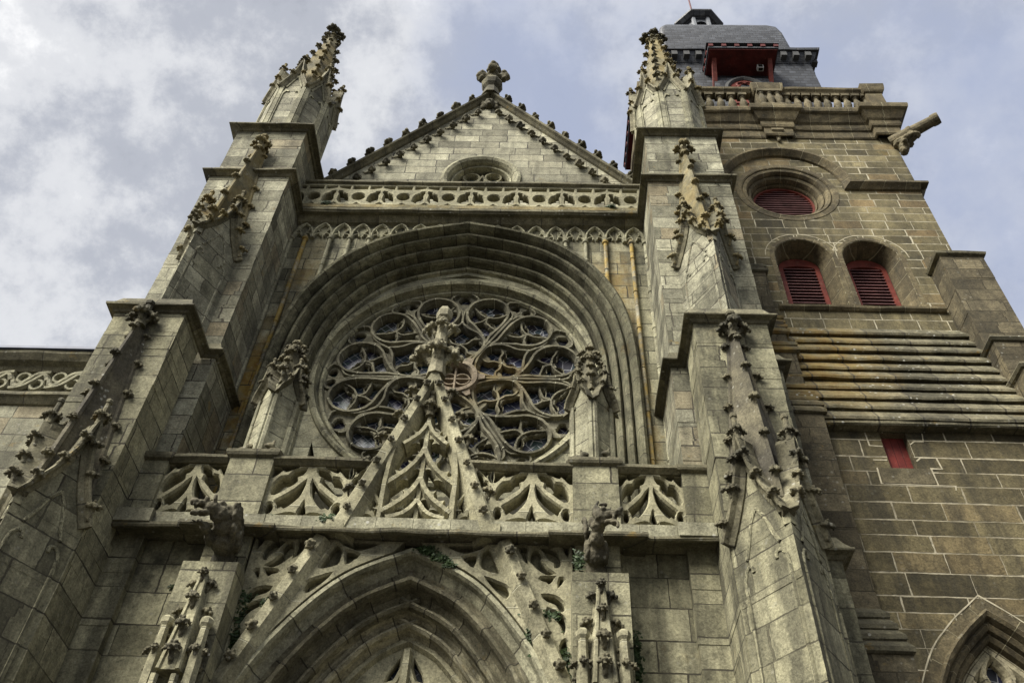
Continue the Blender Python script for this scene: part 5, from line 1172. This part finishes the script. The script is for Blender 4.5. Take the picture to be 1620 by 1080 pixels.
# stone balustrade round the tower gallery
tb = thing('tower_balustrade', 'weathered stone balustrade with turned balusters round the tower gallery', 'balustrade', (6.3, 13, 25.74))
bz = 25.74; by = TY - .12
def rail_run(p0, p1):
    q = MB(); ledge(q, [p0, p1], [(-.14, bz), (.14, bz), (.15, bz + .12), (.10, bz + .16), (-.14, bz + .17)]); q.build('plinth', M['tmould'], tb)
    q = MB(); ledge(q, [p0, p1], [(-.13, bz + 1.15), (.10, bz + 1.15), (.13, bz + 1.20), (.19, bz + 1.27), (.20, bz + 1.36), (.15, bz + 1.40), (-.14, bz + 1.41)]); q.build('handrail', M['tmould'], tb)
rail_run((TX0 + .1, by), (6.06, by)); rail_run((6.9, by), (TX1 - .28, by)); rail_run((TX1 + .05, TY + .3), (TX1 + .05, 19.8)); rail_run((TX0 - .05, 19.8), (TX0 - .05, TY + .1))
def baluster_mb():
    b = MB(); b.lathe((0, 0, 0), [(.12, 0), (.12, .10), (.075, .12), (.065, .16), (.10, .30), (.125, .42), (.11, .54), (.065, .70), (.06, .78), (.09, .82), (.09, .85), (.065, .87)], 12); b.box(-.12, .12, -.12, .12, .87, 1.0); b.box(-.125, .125, -.125, .125, -.02, .06); return b
b0 = baluster_mb().build('baluster', M['tcarve'], tb); bme = b0.data; first = True
pos_ = [(TX0 + .5 + i * .335, by) for i in range(8)] + [(7.10 + i * .292, by) for i in range(9)] + [(TX1 + .05, TY + .75 + i * .34) for i in range(18)] + [(TX0 - .05, TY + .5 + i * .34) for i in range(18)]
for i, (x, y) in enumerate(pos_):
    mt_ = Matrix.Translation((x, y, bz + .16))
    if i == 0: b0.matrix_basis = mt_
    else: link('baluster', bme, tb, mt_)
for a, b in ((6.18, 6.92), (TX1 - .30, TX1 + .18), (TX0 - .18, TX0 + .30)):
    q = MB(); q.box(a, b, by - .18, by + .24, bz, bz + 1.18); pd = q.build('pedestal', M['tmould'], tb)
    q = MB(); yy = by - .18
    ledge(q, [(a, by + .24), (a, yy), (b, yy), (b, by + .24)], [(0, bz + 1.05), (.04, bz + 1.08), (.07, bz + 1.16), (.09, bz + 1.26), (.11, bz + 1.40), (.11, bz + 1.47), (-.3, bz + 1.50)]); q.build('pedestal_cap', M['tmould'], pd); q = MB()
    ledge(q, [(a, by + .24), (a, yy), (b, yy), (b, by + .24)], [(0, bz - .0), (.10, bz), (.10, bz + .10), (.04, bz + .18), (0, bz + .2)])
    q.build('pedestal_base', M['tmould'], pd)
    if a > 5 and a < 7:
        q = MB()
        for k in range(3): q.mesh((b0 and [v.co[:] for v in bme.vertices], [tuple(p.vertices) for p in bme.polygons]), Matrix.Translation((a + .13 + k * .24, yy - .02, bz + .14)) @ Matrix.Diagonal((1, .7, .95, 1)))
        q.build('half_balusters', M['tcarve'], pd)

# spout shaped like a gun barrel at the tower corner
gs = thing('water_spout', 'stone water spout like a gun barrel jutting from the tower corner', 'spout', (9.75, 12.95, 24.3))
dv = Vector((.82, -.60, .02)).normalized(); p0 = Vector((9.62, 13.02, 24.42))
q = MB(); q.tube([p0, p0 + dv * .5, p0 + dv * .52, p0 + dv * .60, p0 + dv * .62, p0 + dv * 1.15, p0 + dv * 1.17, p0 + dv * 1.28, p0 + dv * 1.36, p0 + dv * 1.36, p0 + dv * 1.1], [.19, .185, .205, .205, .175, .155, .175, .180, .165, .11, .10], 16); q.build('barrel', M['tcarve'], gs, False)
cb = blob([((.0, 0, 0), (.22, .22, .16)), ((.16, 0, .05), (.2, .2, .14)), ((.34, 0, .10), (.16, .18, .12)), ((.04, 0, -.18), (.16, .18, .14)), ((.0, 0, -.34), (.12, .14, .12)), ((.2, .14, -.02), (.1, .08, .08)), ((.2, -.16, -.02), (.1, .08, .08)), ((.36, -.12, .0), (.09, .09, .08)), ((.12, -.18, -.2), (.08, .08, .08)), ((.46, 0, .02), (.08, .12, .08))], .025, .035, 9, 8)
ang = math.atan2(dv.y, dv.x); q = MB(); q.mesh(cb, Matrix.Translation(p0 + dv * .22 + Vector((0, 0, -.27))) @ Matrix.Rotation(ang, 4, 'Z')); q.build('carved_bracket', M['tcarve'], gs, True)

# slate hung belfry, dormers, roof, lantern
CX, CY, HB = 6.4, 16.5, 2.60
def ringsq(h, z): return [(CX - h, CY - h, z), (CX + h, CY - h, z), (CX + h, CY + h, z), (CX - h, CY + h, z)]
q = MB(); q.rings([ringsq(HB + .05, 25.6), ringsq(HB, 28.0), ringsq(HB - .02, 31.5)]); rfm = q.build('slate_belfry', M['slate'], tow)
q = MB()
sqp = [(CX - HB, CY - HB), (CX + HB, CY - HB), (CX + HB, CY + HB), (CX - HB, CY + HB)]
ledge(q, sqp, [(0, 31.3), (.22, 31.72), (.30, 31.74), (.32, 31.86), (0, 32.0)], closed=True); q.build('eaves', M['slate'], tow)
q = MB()
for i in range(13):
    t = -HB + .1 + i * (2 * HB - .2) / 12
    for (ax, ay), (bx_, by_) in (((t, -HB - .13), (.1, .13)), ((HB + .13, t), (.13, .1)), ((-HB - .13, t), (.13, .1))): q = MB(); q.box(CX + ax - bx_, CX + ax + bx_, CY + ay - by_, CY + ay + by_, 31.42, 31.70); q.build('eaves_bracket', M['grey'], rfm)
def rsq(h, z, c=.18):                                   # plan with rounded hips
    P = []
    for sx, sy, a0 in ((-1, -1, 180), (1, -1, 270), (1, 1, 0), (-1, 1, 90)):
        for k in range(5): a = R(a0 + 90 * k / 4); P.append((CX + sx * (h - c) + c * math.cos(a), CY + sy * (h - c) + c * math.sin(a), z))
    return P
q = MB(); q.rings([rsq(2.38, 31.7), rsq(2.35, 33.4), rsq(2.31, 34.6), rsq(2.24, 35.2), rsq(2.08, 35.7), rsq(1.75, 36.1), rsq(1.35, 36.5), rsq(.95, 37.0), rsq(.80, 37.4)]); ro = q.build('roof', M['slate'], tow)
lt = MB(); lt.lathe((CX, CY, 36.90), [(.85, 0), (.85, 1.1), (.9, 1.15), (.9, 1.25)], 8, R(22.5)); lo = lt.build('lantern', M['lead'], tow)
q = MB()
for k in range(8):
    a = R(22.5 + 45 * k); q.tube([(CX + .78 * math.cos(a), CY + .78 * math.sin(a), 38.10), (CX + .78 * math.cos(a), CY + .78 * math.sin(a), 39.60)], [.10, .10], 6)
    m_ = R(45 * k); e = Vector((-math.sin(m_), math.cos(m_), 0)); o = Vector((CX, CY, 0)) + Vector((math.cos(m_), math.sin(m_), 0)) * .70
    plate(q, [(-.30, 38.10), (-.30, 39.60), (.30, 39.60), (.30, 38.10)], [archloop(-.20, .20, 38.25, 39.30, 8)], 0, O=o, S=e, Nn=(math.cos(m_), math.sin(m_), 0))
q.build('arcade', M['lead'], lo)
q = MB(); q.lathe((CX, CY, 38.10), [(.5, 0), (.5, 1.5)], 8); q.build('dark_core', M['void'], lo)
q = MB(); q.lathe((CX, CY, 39.50), [(.85, 0), (.95, .05), (1.12, .18), (1.14, .26), (.7, .55), (.35, .95), (.12, 1.25), (.05, 1.4)], 8, R(22.5)); q.build('lantern_roof', M['slate'], lo)
q = MB(); q.tube([(CX, CY, 40.70), (CX, CY, 43.70)], .04, 6); q.build('mast', M['rust'], lo)

def dormer(parent, rot):
    m = Matrix.Translation((CX, CY, -.3)) @ Matrix.Rotation(rot, 4, 'Z')
    T = lambda p: m @ Vector(p)
    def bx(x0, x1, y0, y1, z0, z1, mb): b = MB().box(x0, x1, y0, y1, z0, z1); mb.add([T(v) for v in b.v], b.f)
    q = MB(); bx(-.95, .95, -HB - .18, -HB + .2, 25.8, 30.1, q); dm = q.build('dormer', M['slate'], parent)
    q = MB(); bx(-1.16, 1.16, -HB - .95, -HB + .3, 30.72, 30.80, q); bx(-1.20, 1.20, -HB - 1.0, -HB + .3, 30.98, 31.04, q); q.build('canopy', M['slate'], dm)
    q = MB(); bx(-1.12, 1.12, -HB - .91, -HB + .25, 30.66, 30.70, q)
    for i in range(6): bx(-1.13 + i * .43, -1.0 + i * .43 + .02, -HB - .98, -HB + .2, 30.80, 30.97, q)
    for i in range(4): bx(-1.18, -1.0, -HB - .75 + i * .28, -HB - .62 + i * .28, 30.81, 30.96, q); bx(1.0, 1.18, -HB - .75 + i * .28, -HB - .62 + i * .28, 30.81, 30.96, q)
    q.build('canopy_rafters', M['redd'], dm)
    for sx in (-.92, .92):
        q = MB(); q.add([T(v) for v in [(sx - .07, -HB - .05, 29.6), (sx + .07, -HB - .05, 29.6), (sx + .07, -HB + .1, 29.6), (sx - .07, -HB + .1, 29.6), (sx - .07, -HB - .62, 30.66), (sx + .07, -HB - .62, 30.66), (sx + .07, -HB - .46, 30.66), (sx - .07, -HB - .46, 30.66)]], [(0, 1, 2, 3), (4, 5, 6, 7), (0, 1, 5, 4), (1, 2, 6, 5), (2, 3, 7, 6), (3, 0, 4, 7)]); q.build('post', M['red'], dm)
    wpts = [(.62, 26.0), (.62, 29.08), (.55, 29.48), (.33, 29.80), (0, 29.98)]; wc = wpts[:1] + catmull(wpts[1:], 4); wl_ = [(-a, b) for a, b in wc] + [(a, b) for a, b in wc[::-1][1:]]
    O_ = T((0, 0, 0)); S_ = (m.to_3x3() @ Vector((1, 0, 0))); N_ = (m.to_3x3() @ Vector((0, 1, 0)))
    q = MB(); sweep(q, wl_, [(.10, -HB - .17), (.10, -HB - .26), (0, -HB - .28), (-.06, -HB - .22), (-.06, -HB - .17)], O=O_, S=S_, Nn=N_); wo = q.build('window', M['grey'], dm)
    q = MB(); plate(q, wl_, [arc(0, 29.43, .2, 0, 360, 16)[:-1]], -HB - .20, O=O_, S=S_, Nn=N_)
    for k in range(4):
        a = R(45 + 90 * k); sweep(q, arc(.17 * math.cos(a), 29.43 + .17 * math.sin(a), .15, 45 + 90 * k - 115, 45 + 90 * k + 115, 10), bar(.035, -HB - .2, .07), O=O_, S=S_, Nn=N_)
    for k in range(7): sweep(q, [(-.58, 26.1 + k * .36), (.58, 26.1 + k * .36)], bar(.03, -HB - .2, .05), O=O_, S=S_, Nn=N_)
    q.build('red_tracery', M['red'], wo)
    return dm
dormer(tow, 0); dormer(tow, R(-90))
sp_box = thing('floodlight', 'small white framed box lamp under the red dormer canopy', 'lamp', (7.02, 13.75, 30.200))
q = MB(); q.box(6.92, 7.12, 13.48, 13.62, 30.100, 30.320); q.build('housing', M['white'], sp_box)
q = MB(); q.box(6.95, 7.09, 13.47, 13.478, 30.130, 30.290); q.box(6.95, 7.09, 13.5, 13.6, 30.093, 30.099); q.build('lens', M['void'], sp_box)
q = MB(); q.box(7.0, 7.04, 13.53, 13.57, 30.320, 30.370); q.build('bracket', M['grey'], sp_box)

# ------------------------------------------------------------------ chapel at the left edge
ch = thing('chapel', 'low granite chapel wall with a carved frieze under its slate eaves', 'chapel', (-12, 13, 0))
CYY = 12.3
q = MB(); q.box(-26, X(-5.7), CYY, 15, 0, 14.3); q.build('wall', M['church'], ch)
q = MB(); ledge(q, [(-26, CYY), (X(-5.7), CYY)], [(0, 13.02), (.04, 13.04), (.12, 13.14), (.16, 13.18), (.16, 13.25), (.05, 13.36), (0, 13.37)]); ledge(q, [(-26, CYY), (X(-5.7), CYY)], [(0, 13.86), (.06, 13.88), (.12, 13.98), (.22, 14.05), (.30, 14.18), (.30, 14.26), (0, 14.3)]); q.build('string_course', M['ledge'], ch)
q = MB(); q.box(-26, X(-5.7), CYY - .34, 15, 14.27, 14.33); q.add([(-26, CYY - .3, 14.34), (X(-5.7), CYY - .3, 14.34), (X(-5.7), 17, 17), (-26, 17, 17)], [(0, 1, 2, 3)]); q.build('slate_eaves', M['bluelead'], ch)
q = MB()
for i in range(16):
    c = -18.6 + i * .72 + 1.79; Y_ = CYY + .01
    if c > -5.9: break
    for sg in (1, -1):
        sweep(q, catmull([(c - .34 * sg, 13.40), (c - .10 * sg, 13.46), (c + .05 * sg, 13.60), (c + .22 * sg, 13.78), (c + .34 * sg, 13.62)], 4) if sg > 0 else catmull([(c + .34, 13.84), (c + .1, 13.80), (c - .05, 13.63), (c - .22, 13.46), (c - .34, 13.62)], 4), bar(.07, Y_, .14))
    sweep(q, arc(c - .16, 13.70, .12, 0, 300, 12), bar(.045, Y_, .12)); sweep(q, arc(c + .16, 13.52, .12, 180, 480, 12), bar(.045, Y_, .12))
q.build('frieze', M['mouldl'], ch)

# ------------------------------------------------------------------ plants on the ledges
def ivy(name, label, spots, n, leaf=.055, cat='ivy'):
    rnd = random.Random(hash(label) % 1000 if False else len(label)); q = MB()
    for c, r in spots:
        for _ in range(3):
            a = Vector(c); b = a + Vector((rnd.uniform(-1, 1) * r[0], 0, rnd.uniform(-1, 1) * r[2])); q.tube([a, (a + b) / 2 + Vector((0, -.02, .02)), b], [.012, .009, .004], 4)
    for i in range(n * 2):
        c, r = rnd.choice(spots); v = Vector((rnd.gauss(0, .45), rnd.gauss(0, .3), rnd.gauss(0, .45)))
        p = Vector(c) + Vector((v.x * r[0], v.y * r[1], v.z * r[2])); s = leaf * .62 * rnd.uniform(.6, 1.4)
        a = Vector((rnd.uniform(-1, 1), rnd.uniform(-.6, .6), rnd.uniform(-1, 1))).normalized(); nrm = Vector((rnd.uniform(-.7, .7), -1, rnd.uniform(-.2, .8))).normalized(); b = nrm.cross(a).normalized(); a = b.cross(nrm)
        q.add([p - a * s, p + b * s * .55 - a * s * .2, p + a * s, p - b * s * .55 - a * s * .2], [(0, 1, 2, 3)])
    o = q.build(name, M['leaf']); tag(o, label, cat, 'plants growing out of the stonework'); return o
ivy('ivy', 'ivy tuft beside the left spandrel roundel above the rake', [((X(-2.16), 10.62, 8.0), (.10, .1, .25)), ((X(-1.76), 10.60, 7.97), (.14, .1, .08)), ((X(-2.14), 10.62, 7.6), (.07, .08, .25))], 520)
ivy('ivy', 'small ivy trailing over the crown of the portal arch', [((X(.22), 10.56, 8.86), (.14, .05, .07)), ((X(.40), 10.56, 8.75), (.12, .05, .06)), ((X(.55), 10.56, 8.64), (.07, .04, .05))], 260, .05)
ivy('ivy', 'long dark ivy climbing between the portal arch and its right pier', [((X(1.85), 10.6, 7.92), (.28, .06, .05)), ((X(1.68), 10.6, 7.7), (.06, .06, .2)), ((X(2.12), 10.6, 7.2), (.09, .06, .3)), ((X(2.1), 10.6, 6.8), (.1, .06, .3)), ((X(2.17), 10.6, 6.5), (.1, .06, .4))], 900)
ivy('ivy', 'fringe of ivy hanging down the outer side of the right portal pier', [((X(3.02), 10.55, 7.3), (.07, .1, .4)), ((X(3.02), 10.55, 6.8), (.08, .1, .4))], 260)
ivy('fern', 'small green fern at the foot of the left gable rake', [((X(-1.2), 10.42, 9.22), (.16, .08, .08))], 220, .05, 'fern')
ivy('moss', 'tiny green tuft on the left end of the upper balustrade', [((X(-3.38), 11.76, 19.2), (.12, .05, .06))], 120, .05, 'moss')
ivy('moss', 'tiny green tuft on the right end of the upper balustrade', [((X(3.3), 11.76, 19.2), (.1, .05, .06))], 120, .05, 'moss')
ivy('weed', 'small weed sprouting from the wall joint beside the winged gargoyle', [((X(-3.12), 10.74, 8.28), (.16, .05, .05))], 120, .045, 'weed')
ivy('weed', 'pale weed on the ledge under the balustrade beside the left pier', [((X(-2.05), 10.45, 9.25), (.1, .06, .05))], 90, .045, 'weed')
ivy('fern', 'small fern clinging to the right pier beside the horned gargoyle', [((X(2.3), 10.2, 8.5), (.06, .06, .16))], 120, .045, 'fern')
